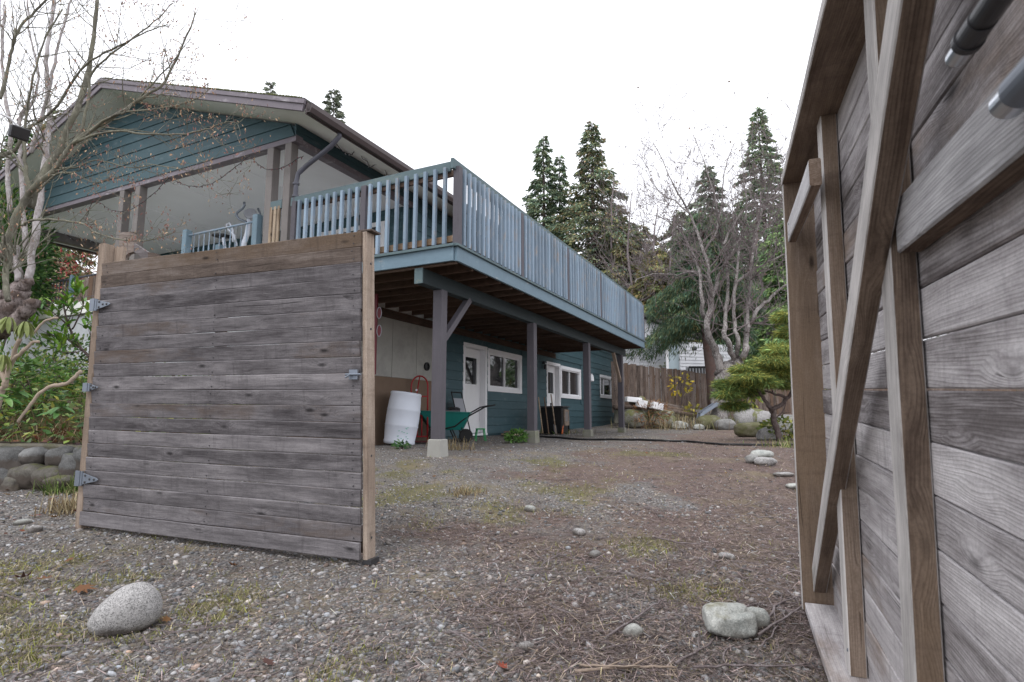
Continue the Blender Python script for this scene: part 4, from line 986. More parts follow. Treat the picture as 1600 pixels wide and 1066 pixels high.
for nm, lab, d, e, ld, le, kd in TOOLS:
    f = gz(H(d, e, 0)); tp = f + HD * (.30 - ld) + HE * (le * .6) + UP * (.40 if kd == 0 else random.uniform(.95, 1.05)); dr_ = (tp - f).normalized()
    t = thing(nm, lab, nm.replace('_', ' '), f)
    m = MB(); m.tube([f + dr_ * .02, tp], .016 if kd != 0 else .022, 8); m.build('handle', W_RAW if kd in (1, 2) else (flat_mat('orange_handle', (.45, .11, .03), .5) if kd == 0 else W_BROWN), t)
    m = MB(); s = dr_.cross(HE).normalized(); nn = s.cross(dr_)
    if kd == 1: m.prism([f + s * .10 + dr_ * .26, f + s * .10 + dr_ * .06, f - dr_ * .0, f - s * .10 + dr_ * .06, f - s * .10 + dr_ * .26], nn * .006)
    elif kd == 2:
        m.bar(f - s * .17, f + s * .17, .02, .02)
        for k in range(9): m.tube([f + s * (-.16 + .04 * k), f + s * (-.16 + .04 * k) - nn * .06 + dr_ * .02], .004, 4)
    elif kd == 3: m.box(f + nn * .03, s * .07, nn * .05, dr_ * .004)
    else: m.box(tp, s * .05, nn * .012, dr_ * .03)
    m.build('head', IRON, t)
f = gz(H(10.0, 2.2, 0)); t = thing('standpipe', 'black bent pipe standing in front of the lowest blue boards', 'pipe', f)
m = MB(); m.tube([f, f + UP * .30, f + UP * .42 - HD * .05, f + UP * .50 - HD * .14, f + UP * .72 - HD * .18], [.03, .03, .028, .02, .008], 8); m.build('pipe', BLACK, t, smooth=True)
# dark red rack with two white-rimmed loops behind the gate edge
c = H(.62, 1.75, 0); c = PD_(592, 560, .75); c = Vector((c.x, c.y, 0))
rk = thing('hanging_rack', 'dark red hanging rack with two white rimmed oval loops beside the gate edge', 'rack', Vector((c.x, c.y, 1.7)))
o = PD_(588, 470, .75); zt, zb = 2.95, PD_(588, 585, .75).z
m = MB(); m.bar(Vector((o.x - .008, o.y + .03, zb)), Vector((o.x - .008, o.y + .03, zt)), .055, .03, HD); m.build('strip', DARKRED, rk)
for py in (489, 517):
    p = PD_(592.5, py, .75); ring = []
    for k in range(17):
        a = k / 16 * 2 * math.pi; ring.append(p + X * (.034 * math.cos(a)) + UP * (.088 * math.sin(a)))
    m = MB(); m.tube(ring, .006, 6, cap=False); lp = m.build('loop', P_SCREEN, rk, smooth=True); m = MB(); m.prism([v + Vector((0, -.003, 0)) for v in ring[:-1]], Vector((0, .02, 0))); m.build('reflector', DARKRED, lp)

# ------------------------------------------------------------------ elliptical trainer on the porch
dz = 1.0; e0 = PD_(380, 395, dz)
el_ = thing('exercise_machine', 'white elliptical trainer with curved handles standing on the porch', 'exercise machine', Vector((e0.x, e0.y, 3.25)))
def ep(px, py, off=0.0): return PD_(px, py, dz + off)
m = MB(); m.tube([Vector((ep(376, 400).x, ep(376, 400).y, 3.27)), ep(380, 384), ep(386, 366), ep(389, 342)], [.05, .05, .045, .04], 12); m.build('column', BARREL, el_, smooth=True)
m = MB(); m.lathe(ep(391, 334), [(.0, -.03), (.08, -.035), (.11, -.02), (.115, .015), (.09, .03), (.0, .03)], 24, Vector((.15, -1, .35))); m.build('console', P_SCREEN, el_)
m = MB(); m.tube([ep(385, 347, -.15), ep(374, 343, -.2), ep(369, 337, -.2), ep(371, 332, -.2), ep(379, 326, -.2), ep(382, 321, -.2), ep(381.5, 316, -.2)], .022, 8); m.build('handlebar', GALV, el_, smooth=True)
m = MB(); m.tube([ep(393, 347, .2), ep(405, 342, .3), ep(407, 336, .3), ep(405, 330, .3), ep(403, 326, .3)], .02, 8); m.build('handlebar', GALV, el_, smooth=True)
m = MB(); m.tube([ep(364, 378), ep(364, 360), ep(359, 349), ep(354, 351), ep(356, 358), ep(366, 368), ep(370, 384)], .02, 8); m.build('swing_arm', BARREL, el_, smooth=True)
m = MB(); m.box(ep(347, 369), X * .13, HD * .10, UP * .03); m.build('saddle', BLACK, el_, bevel=.02)
m = MB(); m.tube([ep(349, 372), ep(352, 392)], .03, 8); m.build('seat_post', BARREL, el_)
m = MB(); p1, p2 = ep(345, 398), ep(395, 398); m.tube([Vector((p1.x, p1.y, 3.29)), Vector((p2.x, p2.y, 3.29))], .035, 8); m.lathe(Vector((p1.x * .4 + p2.x * .6, p1.y * .4 + p2.y * .6, 3.52)), [(.0, -.05), (.24, -.05), (.26, 0), (.24, .05), (.0, .05)], 24, Vector((0, 1, 0))); m.build('base', BARREL, el_)

# string lights
def string_lights(name, label, pts, bulb, n_sub=5, sag=.0, bl=.03):
    t = thing(name, label, 'string lights', pts[0]); m = MB(); fine = []
    for a, b in zip(pts, pts[1:]):
        for k in range(n_sub): fine.append(a.lerp(b, k / n_sub) + Vector((random.gauss(0, .004), 0, random.gauss(0, .004))))
    fine.append(pts[-1]); m.tube(fine, .006, 5); m.build('cable', BLACK, t)
    m = MB()
    for i, p in enumerate(fine[1::2]):
        dd = Vector((random.uniform(-.5, .5), random.uniform(-.3, .3), random.uniform(-1, .4))).normalized(); m.tube([p, p + dd * bl * .5, p + dd * bl * 1.4], [.005, .009, .003], 5)
    o = m.build('bulbs', bulb, t); props(o, kind='stuff')
REDB = flat_mat('dull_red_bulbs', (.12, .03, .035), .3); CLEARB = flat_mat('clear_bulbs', (.6, .6, .65), .15)
string_lights('string_lights', 'drooping string of small red bulbs across the porch opening', [PD_(x, y, -.06) for x, y in ((133, 346), (139, 330), (145, 313), (158, 318), (172, 328), (188, 331), (206, 327), (225, 315), (245, 298), (265, 277), (280, 286), (295, 291), (312, 292), (332, 287), (350, 275), (368, 261), (390, 243), (403, 257), (416, 265), (434, 264), (448, 259), (462, 250), (474, 244))], REDB)
string_lights('string_lights', 'tangled clear string lights looped under the right eave', [PE_(x, y, 2.62) for x, y in ((523, 222), (529, 229), (537, 240), (544, 240), (551, 242), (554, 234), (561, 232), (566, 248), (574, 252), (577, 262), (585, 258), (590, 255), (600, 262), (604, 272), (612, 276))], CLEARB, 4)
string_lights('string_lights', 'dark string lights looped along the left porch beam', [H(x, 11.38, z) for x, z in ((.4, 5.40), (.7, 5.28), (.95, 5.38), (1.2, 5.25), (1.5, 5.36), (1.75, 5.27), (2.0, 5.38))], CLEARB, 4)
m = MB()
# flood light on the left of the house
c = P(28, 208, 4.7); fl = thing('flood_light', 'black square flood light on a bracket among the left branches', 'flood light', c)
m = MB(); ax1 = Vector((.8, -.5, -.25)).normalized(); u = ax1.cross(UP).normalized(); v = u.cross(ax1)
m.prism([c - u * .07 + v * .055, c + u * .07 + v * .055, c + u * .07 - v * .055, c - u * .07 - v * .055], ax1 * .055); m.build('housing', IRON, fl, bevel=.012)
m = MB(); m.box(c + ax1 * .058, u * .06, v * .045, ax1 * .003); m.build('lens', GLASS, fl); m = MB(); m.tube([c + v * .05, c + v * .10 + u * .07, c + v * .11 + u * .14], .009, 8); m.build('bracket', P_WHITE, fl)

# ------------------------------------------------------------------ stones
def rock(name, label, cat, c, size, mat, seed, yaw=0, sub=4, rough=.12, group=None, tilt=0, sq=.8, sink=.18, taper=0):
    bm = bmesh.new(); bmesh.ops.create_icosphere(bm, subdivisions=sub, radius=1); rs = random.Random(seed); o3 = Vector((rs.uniform(-50, 50), rs.uniform(-50, 50), rs.uniform(-50, 50)))
    for v in bm.verts:
        p = v.co.normalized(); k = Vector([math.copysign(abs(a) ** sq, a) for a in p])
        nn = mnoise.noise(p * 1.1 + o3) * rough * 1.5 + mnoise.noise(p * 2.6 + o3) * rough * .6 + mnoise.noise(p * 7 + o3) * rough * .12
        v.co = k * (1 + nn)
        if taper: v.co.y *= 1 + taper * k.x; v.co.z *= 1 + taper * k.x
    M4 = Matrix.Rotation(yaw, 4, 'Z') @ Matrix.Rotation(tilt, 4, 'Y') @ Matrix.Diagonal((*size, 1)); bmesh.ops.transform(bm, matrix=M4, verts=bm.verts)
    zmin = min(v.co.z for v in bm.verts); H_ = max(v.co.z for v in bm.verts) - zmin
    for v in bm.verts: v.co.z -= zmin + H_ * sink
    me = bpy.data.meshes.new(name); bm.to_mesh(me); bm.free(); me.shade_smooth()
    o = link(name, me, mat, None, c); BASE[o.name] = Vector(c); return props(o, label, cat, group)
GRAN = stone_mat('pale_granite', (.26, .255, .25), (.36, .35, .345), .6, scale=10); ROCKW = stone_mat('whitish_rock', (.24, .26, .25), (.46, .46, .43), .25, (.20, .19, .13), .70, scale=9)
ROCKG = stone_mat('grey_field_stone', (.13, .13, .125), (.30, .295, .285), .3, (.12, .13, .05), .66); ROCKM = stone_mat('mossy_stone', (.17, .165, .14), (.32, .31, .28), .2, (.13, .14, .045), .48)
ROCKMOSS = stone_mat('fully_mossy_rock', (.12, .115, .075), (.20, .19, .13), .1, (.10, .10, .045), .46)
rock('boulder', 'rounded speckled granite boulder in front of the left gate', 'boulder', GP(192, 984, .0), (.142, .100, .100), GRAN, 3, .30, 5, .035, tilt=-.42, sq=.96, sink=.10, taper=.26)
rock('rock', 'blocky whitish rock at the lower right beside the right gate', 'rock', GP(1143, 990), (.096, .075, .066), ROCKW, 12, -.1, 5, .20, sq=.66, sink=.12)
rock('rock', 'small white rock tucked behind the right end of the whitish rock', 'rock', GP(1182, 978), (.055, .04, .045), ROCKW, 14, -.25, 4, .10, sq=.75, sink=.1)
for px, py, s, lab, sd, mt in ((989, 990, (.035, .05, .03), 'small pale bean shaped stone left of the twigs', 21, ROCKW), (821, 1017, (.036, .028, .02), 'small grey rounded stone at the bottom middle of the driveway', 22, GRAN), (905, 839, (.045, .035, .03), 'pale round stone alone in the middle of the driveway', 23, GRAN), (828, 800, (.05, .03, .03), 'white flat stone far along the driveway centre', 24, ROCKW), (930, 871, (.045, .03, .025), 'grey stone just beyond the middle of the gravel patch', 25, ROCKG), (35, 820, (.06, .04, .025), 'flat white stone at the foot of the left bank', 26, ROCKW), (55, 832, (.045, .03, .03), 'small tan stone under the leaves near the gate post', 27, GRAN), (1135, 875, (.05, .03, .025), 'flat pale stone among the moss on the right', 28, GRAN), (1133, 990, (.03, .02, .02), 'tiny dark stone behind the twigs', 29, ROCKG)):
    rock('stone', lab, 'stone', GP(px, py), s, mt, sd, random.uniform(0, 3), 3, .12, sink=.25)
for px, py, s, lab, sd, mt, yw in ((1190, 718, (.145, .08, .065), 'largest pale stone in the cluster by the right gate edge', 41, ROCKW, .2), (1196, 729, (.12, .07, .055), 'grey stone in front of the largest pale stone', 42, GRAN, -.1), (1176, 726, (.08, .06, .06), 'small stone at the left of the stone cluster', 43, ROCKG, .3), (1225, 744, (.11, .07, .022), 'flat grey slab beside the right gate edge', 44, GRAN, .1), (1240, 762, (.07, .05, .03), 'pale stone half hidden by the right gate edge', 45, ROCKW, 0), (1182, 683, (.50, .24, .19), 'long moss covered boulder lying in front of the golden cypress', 46, ROCKMOSS, -.15), (1203, 688, (.26, .16, .16), 'small pale rock at the right end of the mossy boulder', 47, GRAN, .2),
    (1108, 671, (.40, .30, .26), 'olive mossy rock at the foot of the cherry trunk', 48, ROCKMOSS, .2), (1134, 672, (.33, .25, .2), 'blue grey rock right of the cherry trunk', 49, ROCKG, .1), (1166, 668, (.42, .3, .36), 'tall pale rock left of the golden cypress stem', 50, GRAN, .4), (1180, 668, (.40, .3, .38), 'rounded grey rock behind the mossy boulder', 51, ROCKM, 0), (1194, 669, (.40, .30, .33), 'broad grey rock beside the cypress stem', 52, GRAN, .2), (1232, 675, (.55, .3, .3), 'low blue grey rock at the foot of the golden cypress', 53, ROCKG, .1),
    (1063, 671, (.26, .18, .15), 'small white rock in the bed edge before the fence', 54, ROCKW, .1), (1036, 669, (.50, .28, .24), 'low flat rock in the bed edge near the last deck post', 55, ROCKM, .1), (1030, 661, (.55, .35, .30), 'mossy rock behind the low flat rock in the bed', 56, ROCKM, -.2), (995, 668, (.42, .3, .34), 'rounded rock next to the last deck post', 57, ROCKM, .3), (1004, 662, (.28, .2, .55), 'upright wedge rock leaning near the last deck post', 58, ROCKM, .6), (1092, 672, (.18, .13, .10), 'pale cobble under the grey chute', 59, ROCKW, 0)):
    rock('rock', lab, 'rock', GP(px, py), s, mt, sd, yw, 4, .13, sq=.8, sink=.15)
ROCKWALL = stone_mat('mid_grey_cobble', (.12, .12, .12), (.235, .235, .23), .2, scale=12); ROCKD = stone_mat('dark_wall_stone', (.045, .045, .045), (.145, .145, .143), .3, (.075, .085, .03), .68); ROCKDM = stone_mat('mossy_wall_stone', (.06, .055, .045), (.14, .13, .115), .2, (.09, .095, .035), .58)
# dry stone wall on the left
sw = thing('stone_wall', 'low mossy retaining wall of round stones left of the gate', 'stone wall', (-5.0, 5.9, .3))
def wall_stone(x, y, z, s, sd, mt, yaw=0):
    o = rock('stone', None, None, Vector((x, y, z)) - Vector((-5.0, 5.9, .3)), s, mt, sd, yaw, 4, .14, sq=.78, sink=.5); o.parent = sw; BASE[o.name] = BASE[sw.name]
for i, (px, py, a, b, mt) in enumerate(((14, 722, .24, .15, ROCKD), (57, 715, .105, .10, ROCKWALL), (55, 713, .095, .1, ROCKD), (98, 716, .135, .12, ROCKD), (118, 735, .13, .17, ROCKD), (45, 745, .20, .12, ROCKDM), (80, 747, .15, .12, ROCKDM), (5, 752, .17, .13, ROCKD), (24, 760, .12, .10, ROCKDM), (100, 755, .16, .09, ROCKDM), (-30, 720, .2, .15, ROCKD), (-70, 730, .22, .17, ROCKDM), (-35, 755, .2, .14, ROCKD), (140, 722, .16, .16, ROCKD), (165, 735, .2, .18, ROCKD))):
    if i == 2: continue
    p = P(px, py, 5.80 + .01 * (py - 715) * -.3); wall_stone(p.x, p.y, p.z, (a, .14, b), 500 + i, mt, random.uniform(-.2, .2))
pa, pb_ = P(-120, 696, 5.88), P(150, 703, 5.98)
board('coping', flat_mat('mossy_coping', (.15, .135, .11), .9, var=.4, scale=8, dirt=(.09, .10, .035), bump=.6), sw, pa, pb_, .16, .085, UP, .02, .01, 71)
m = MB(); p0 = P(-130, 730, 5.98); p1 = P(160, 735, 6.1); m.bar(p0, p1, .14, .55); m.build('earth_backing', flat_mat('dark_earth', (.035, .026, .02), .95, var=.4), sw)

# ------------------------------------------------------------------ black garden hose across the yard
hp = [GP(x, y, .018) for x, y in ((826, 680), (845, 684), (870, 685), (900, 687), (930, 687.5), (962, 688.5), (1000, 690), (1045, 692), (1070, 691), (1100, 694), (1130, 696), (1165, 697), (1200, 697.5), (1240, 697), (1290, 698))]
m = MB(); fine = []
for a, b in zip(hp, hp[1:]):
    for k in range(4):
        p = a.lerp(b, k / 4); p.z = G(p.x, p.y) + .02; fine.append(p)
m.tube(fine, .021, 8); o = m.build('garden_hose', BLACK, None, smooth=True); props(o, 'black hose running across the gravel yard from the deck posts', 'hose')
# sticks that stand out
STK = [([(948, 1003), (985, 978), (1022, 955), (1040, 943)], .006, 'straight grey stick lying left of the whitish rock'), ([(900, 1060), (960, 1051), (1010, 1050), (1058, 1052)], .007, 'orange brown stick along the bottom edge'), ([(905, 1050), (950, 1053), (1000, 1052)], .005, 'short stick crossing the orange brown stick'), ([(1085, 1050), (1150, 1045), (1210, 1050), (1262, 1047)], .005, 'long curved twig at the bottom right'), ([(1188, 1002), (1212, 985), (1245, 965), (1262, 948)], .006, 'forked branch reaching the right gate foot'), ([(1200, 978), (1212, 955), (1235, 945), (1260, 935)], .005, 'upper arched twig beside the right gate foot'), ([(1190, 1020), (1206, 1003), (1214, 985), (1210, 960), (1200, 945)], .004, 'thin looped twig right of the whitish rock'), ([(1058, 1045), (1075, 1030), (1110, 1010), (1115, 1005)], .006, 'broken stick below the whitish rock'), ([(1020, 845), (1060, 856), (1095, 860)], .006, 'dark stick in the middle of the needle patch'), ([(700, 1000), (730, 1015), (765, 1035)], .004, 'thin bent twig on the gravel at bottom centre')]
for pts_, r, lab in STK:
    q_ = [GP(x, y, .02 + random.uniform(0, .012)) for x, y in pts_]; f_ = []
    for a, b in zip(q_, q_[1:]):
        for k in range(4): f_.append(a.lerp(b, k / 4) + Vector((random.gauss(0, .003), random.gauss(0, .003), random.gauss(0, .002))))
    f_.append(q_[-1]); m = MB(); m.tube(f_, [r * (1 - .5 * i / len(f_)) for i in range(len(f_))], 6)
    d0 = (f_[len(f_) // 2] - f_[len(f_) // 2 - 1]).normalized(); s0 = Vector((-d0.y, d0.x, .3))
    m.tube([f_[len(f_) // 2], f_[len(f_) // 2] + d0 * .05 + s0 * .03, f_[len(f_) // 2] + d0 * .10 + s0 * .05], [r * .6, r * .45, r * .25], 5)
    o = m.build('stick', W_POST if 'orange' in lab else BARK_TWIG, None, smooth=True); props(o, lab, 'stick')

# ------------------------------------------------------------------ far side of the yard: fence, neighbour's house, lumber, chute
fn = thing('picket_fence', 'old brown board fence behind the bare cherry tree', 'fence', P(1050, 640, 22))
def fence_run(A, B, n, hA, hB, zA, zB):
    for i in range(n):
        t = (i + .5) / n; p = A.lerp(B, t); zb = zA + (zB - zA) * t; h = hA + (hB - hA) * t + random.uniform(-.03, .03); w = (B - A).length / n
        lean = random.gauss(0, .006)
        board('picket', W_FENCE, fn, Vector((p.x, p.y + (i % 2) * .012, zb)), Vector((p.x + lean * h, p.y + (i % 2) * .012, zb + h)), .018, w * random.uniform(.95, 1.0), (B - A).normalized(), .003, .002, 600 + i % 9)
    for q_ in (.22, .8): board('fence_rail', W_FENCE, fn, A + UP * (zA - A.z + hA * q_) + Vector((0, .05, 0)), B + UP * (zB - B.z + hB * q_) + Vector((0, .05, 0)), .04, .09, UP, .003, .001, 611)
FA, FB, FC = P(955, 565, 21.2), P(1128, 587, 23.6), P(1262, 604, 26.0)
def fl_(v): return Vector((v.x, v.y, 0))
fence_run(fl_(FA), fl_(FB), 38, FA.z - 1.22, FB.z - 1.05, 1.22, 1.05)
fence_run(fl_(FB) + Vector((0, .05, 0)), fl_(FC), 30, FB.z - .85 - .1, FC.z - .80, .85, .80)
FD = FC + Vector((13, 1.5, 0))
fence_run(fl_(FC), fl_(FD), 44, FC.z - .80, FC.z - .85, .80, .85)
for p, z in ((FA.lerp(FB, .55), .9), (FB.lerp(FC, .35), .7), (FB, .8)): board('fence_post', W_FENCE, fn, Vector((p.x, p.y - .06, z)), Vector((p.x, p.y - .06, p.z + .03)), .09, .09, Vector((1, 0, 0)), .004, .001, 615)
nh = thing('neighbour_house', 'pale lap sided neighbouring house partly hidden behind the fence and cedar', 'house', P(1060, 560, 31))
SID = flat_mat('pale_grey_siding', (.56, .57, .60), .7, var=.06, scale=2); SIDD = flat_mat('pale_blue_panel', (.40, .48, .52), .6, var=.06)
def nb_wall(x0, x1, y0, Y0, Y1, z0, z1, name):
    m = MB(); a, b = P(x0, 600, Y0), P(x1, 600, Y1); z = z0
    m.bar(Vector((a.x, a.y + .1, (z0 + z1) / 2)), Vector((b.x, b.y + .1, (z0 + z1) / 2)), .1, z1 - z0)
    w_ = m.build(name, SID, nh); m = MB()
    while z < z1 - .02:
        d_ = (b - a).normalized(); n_ = Vector((d_.y, -d_.x, 0)); m.prism([Vector((a.x, a.y, z)) + n_ * .03, Vector((a.x, a.y, z + .17)) + n_ * .005, Vector((a.x, a.y, z + .17)) - n_ * .04, Vector((a.x, a.y, z)) - n_ * .04], Vector((b.x - a.x, b.y - a.y, 0))); z += .168
    o = m.build('lap_siding', SID, w_); props(o, kind='stuff')
nb_wall(930, 1108, 0, 29, 31, 1.4, 5.1, 'wall'); nb_wall(1064, 1150, 0, 28.6, 29.4, 2.75, 4.75, 'bay_wall')
a, b = P(925, 560, 28.6), P(1028, 560, 29.6)
m = MB(); m.prism([Vector((a.x, a.y, 5.1)), Vector((b.x + 2, b.y, 5.1)), Vector((b.x + .8, b.y, 5.85)), Vector((a.x, a.y, 7.0))], Vector((0, .3, 0))); m.build('gable', SID, nh)
m = MB(); m.bar(Vector((a.x, a.y - .1, 7.25)), Vector((b.x + 2.2, b.y - .1, 5.15)), .5, .16); m.build('roof', SHINGLE, nh)
a, b = P(1044, 560, 28.9), P(1062, 560, 28.9); m = MB(); m.box((Vector((a.x, a.y, 3.55)) + Vector((b.x, b.y, 3.55))) / 2, Vector(((b.x - a.x) / 2, 0, 0)), Vector((0, .05, 0)), UP * 1.2); dr_ = m.build('door_panel', SIDD, nh)
for px in (1042.5, 1063.5):
    p = P(px, 560, 28.75); m = MB(); m.box(Vector((p.x, p.y, 3.6)), Vector((.06, 0, 0)), Vector((0, .06, 0)), UP * 1.4); m.build('trim', P_WHITE, nh)
m = MB(); p = P(1085, 548, 28.3); m.lathe(p, [(.10, 0), (.14, .1), (.1, .2)], 10); m.build('porch_light', IRON, nh)
gr = thing('garden_gate', 'low dark slatted gate with white gaps behind the cherry trunk', 'gate', P(1125, 590, 25))
a, b = P(1076, 574, 25), P(1152, 574, 25); m = MB(); m.bar(a, b, .06, .09); m.build('top_rail', BLACK, gr)
for k in range(17):
    p = a.lerp(b, k / 16); board('slat', BLACK, gr, p - UP * .05, p - UP * .75, .03, .055, Vector((1, 0, 0)), .003)
m = MB(); m.box((a + b) / 2 + Vector((0, .4, -.55)), (b - a) / 2, Vector((0, .03, 0)), UP * .6); m.build('back_panel', SID, gr)
# logs and white boards on the bed
LOGS = [((968, 622), (1075, 640), 20.2, .10, 'upper weathered log lying along the fence foot'), ((985, 629), (1085, 645), 19.9, .09, 'second weathered log below the upper log'), ((1010, 636), (1098, 652), 19.6, .08, 'lowest dark log in front of the log pile'), ((960, 636), (1012, 640), 20.0, .10, 'short log at the left end of the pile')]
for (a, b, Y_, r, lab) in LOGS:
    A_, B_ = P(*a, Y_), P(*b, Y_ + .8); m = MB(); m.tube([A_, A_.lerp(B_, .5) + UP * .02, B_], [r, r * .95, r * .85], 10); o = m.build('log', W_FENCE, None, smooth=True); props(o, lab, 'log', 'logs piled by the fence')
for (a, b, Y_, h, lab) in (((978, 624), (1001, 626), 19.6, .13, 'long white board end lying left on the log pile'), ((995, 630), (1009, 633), 19.3, .19, 'square white board end in the middle of the log pile'), ((1018, 633), (1034, 637), 19.2, .17, 'tilted white board end at the right of the log pile')):
    A_, B_ = P(*a, Y_), P(*b, Y_); m = MB(); m.bar(A_ - UP * .0, B_, .45, h * 1.3); o = m.build('white_board', P_WHITE, None, bevel=.01); props(o, lab, 'board', 'white boards on the log pile')
m = MB(); A_, B_ = P(960, 650, 20.3), P(1032, 655, 20.3); m.bar(A_, B_, .25, .55); o = m.build('retaining_wall', CONC_MOSS, None, bevel=.03); props(o, 'low stained concrete retaining wall under the log pile', 'wall')
c = GP(1090, 668); ch = thing('downspout_chute', 'bent grey sheet metal chute standing at the foot of the cherry trunk', 'chute', c)
a, b, d_ = c + UP * .02, c + Vector((.16, .1, .46)), c + Vector((.75, .25, .80))
m = MB(); m.bar(a, b, .34, .05, Vector((-1, 0, .3))); m.bar(b, d_, .34, .05, Vector((-.4, 0, 1))); m.build('channel', GALV, ch)
for s in (-1, 1):
    m = MB(); o_ = Vector((0, .17 * s, 0)); m.bar(a + o_, b + o_, .02, .12, Vector((-1, 0, .3))); m.bar(b + o_, d_ + o_, .02, .12, Vector((-.4, 0, 1))); m.build('side_flange', GALV, ch)
# ------------------------------------------------------------------ foliage helpers
def unit(a): return a / np.maximum(np.linalg.norm(a, axis=-1, keepdims=True), 1e-9)
def cards(C, Dv, L, Wd, tint, fold=.0, taper=.45):
    """leaf blades: 6-vertex pointed strips along Dv"""
    n = len(C); Dv = unit(Dv); S = unit(np.cross(Dv, rng.normal(size=(n, 3)))); Nn = np.cross(S, Dv); L = np.broadcast_to(L, n)[:, None]; Wd = np.broadcast_to(Wd, n)[:, None]
    b, m, e = C, C + Dv * L * .5 + Nn * L * fold, C + Dv * L
    V = np.stack([b - S * Wd * .15, b + S * Wd * .15, m + S * Wd * .5, m - S * Wd * .5, e + S * Wd * .5 * taper * .3, e - S * Wd * .5 * taper * .3], 1)
    F = np.array([[0, 1, 2, 3], [3, 2, 4, 5]])[None] + (np.arange(n) * 6)[:, None, None]
    return V.reshape(-1, 3), F.reshape(-1, 4), np.repeat(np.clip(tint, 0, 1), 6, 0)
def diamonds(C, Dv, L, Wd, tint):
    n = len(C); Dv = unit(Dv); S = unit(np.cross(Dv, rng.normal(size=(n, 3)))); L = np.broadcast_to(L, n)[:, None]; Wd = np.broadcast_to(Wd, n)[:, None]; m = C + Dv * L * .45
    return np.stack([C, m + S * Wd * .5, C + Dv * L, m - S * Wd * .5], 1).reshape(-1, 3), np.arange(n * 4).reshape(-1, 4), np.repeat(np.clip(tint, 0, 1), 4, 0)
def needle_crown(name, C, Dv, L, Wd, tint, mat, parent):
    V, F, T = diamonds(C, Dv, L, Wd, tint); o = np_mesh(name, V, F, mat, parent, tint=T); return props(o, kind='stuff')
def tints(n, cols, spread=.3, w=None):
    cols = np.array(cols); k = rng.choice(len(cols), n, p=w); return cols[k] * np.exp(rng.normal(0, spread, (n, 1)))
def foliage(name, C, Dv, L, Wd, tint, mat, parent, fold=.05, taper=.45):
    V, F, T = cards(C, Dv, L, Wd, tint, fold, taper); o = np_mesh(name, V, F, mat, parent, tint=T); return props(o, kind='stuff')

def conifer(name, label, base, ztop, rad, cols, nb=150, per=70, z0=.08, droop=.5, card=(.30, .09), hang=.5, trunk_r=.25, group=None, side=None, flat=1.0, shape=.85, lean=(0, 0), bark=None, gapy=.35):
    t = thing(name, label, 'tree', base, group); Hh = ztop - base.z
    m = MB(); m.tube([base - UP * .3, base + UP * Hh * .4 + Vector((lean[0] * .3, 0, 0)), base + UP * Hh * .8 + Vector((lean[0] * .7, 0, 0)), base + UP * Hh + Vector((lean[0], lean[1], 0))], [trunk_r, trunk_r * .7, trunk_r * .25, .02], 8); 
    Cs, Ds, Ts, Ls, Ws = [], [], [], [], []; rs = random.Random(hash(label) % 1000 if False else len(label))
    for i in range(nb):
        u = z0 + (1 - z0) * ((i + rs.random()) / nb) ** 1.05; r = rad * (1 - u) ** shape * rs.uniform(.42, 1.22) + .12
        if rs.random() < .12: r *= 1.22
        az = i * 2.39996 + rs.uniform(-.5, .5); dv = np.array([math.cos(az), math.sin(az) * flat, 0])
        o = np.array(base) + np.array([lean[0] * u, lean[1] * u, u * Hh]); k = max(8, int(per * (r / rad) ** .8))
        k = int(k * 2.3); s = np.sqrt(rng.uniform(.02, 1, k)); dr = droop * r * (s ** 1.6) - .10 * r * s
        lat = rng.normal(0, .16 * r + .05, k) * (1 - .6 * s); pd = np.array([-dv[1], dv[0], 0])
        P_ = o + dv * (s * r)[:, None] + pd * lat[:, None] + np.array([0, 0, -1]) * dr[:, None] + rng.normal(0, .05 + .02 * r, (k, 3))
        D_ = dv * rng.uniform(.5, 1.1, (k, 1)) + pd * (lat / (r + .1) * 2 + rng.normal(0, .5, k))[:, None] + np.array([0, 0, -1]) * (hang * rng.uniform(.3, 1.3, k) + droop * s * .6)[:, None]
        bt = np.exp(rng.normal(0, .22)); Cs.append(P_); Ds.append(D_); Ts.append(tints(k, cols, .25) * bt * 1.5); Ls.append(rng.uniform(.4, 1.2, k) * card[0] * .85); Ws.append(rng.uniform(.6, 1.3, k) * card[1] * .80)  # crown tints brightened to put a hazy look into the colour
        if i % 2 == 0:
            e = Vector(o + dv * r * .8 + np.array([0, 0, -1]) * (droop * r * .7 ** 1.6)); m.tube([Vector(o), Vector(o + dv * r * .4 + np.array([0, 0, -.06 * r])), e], [.018 + .012 * r, .012 + .006 * r, .006], 4)
    m.build('trunk', bark or BARK_DARK, t, smooth=True)
    needle_crown('crown', np.concatenate(Cs), np.concatenate(Ds), np.concatenate(Ls), np.concatenate(Ws), np.concatenate(Ts), NEEDLE, t)
    return t

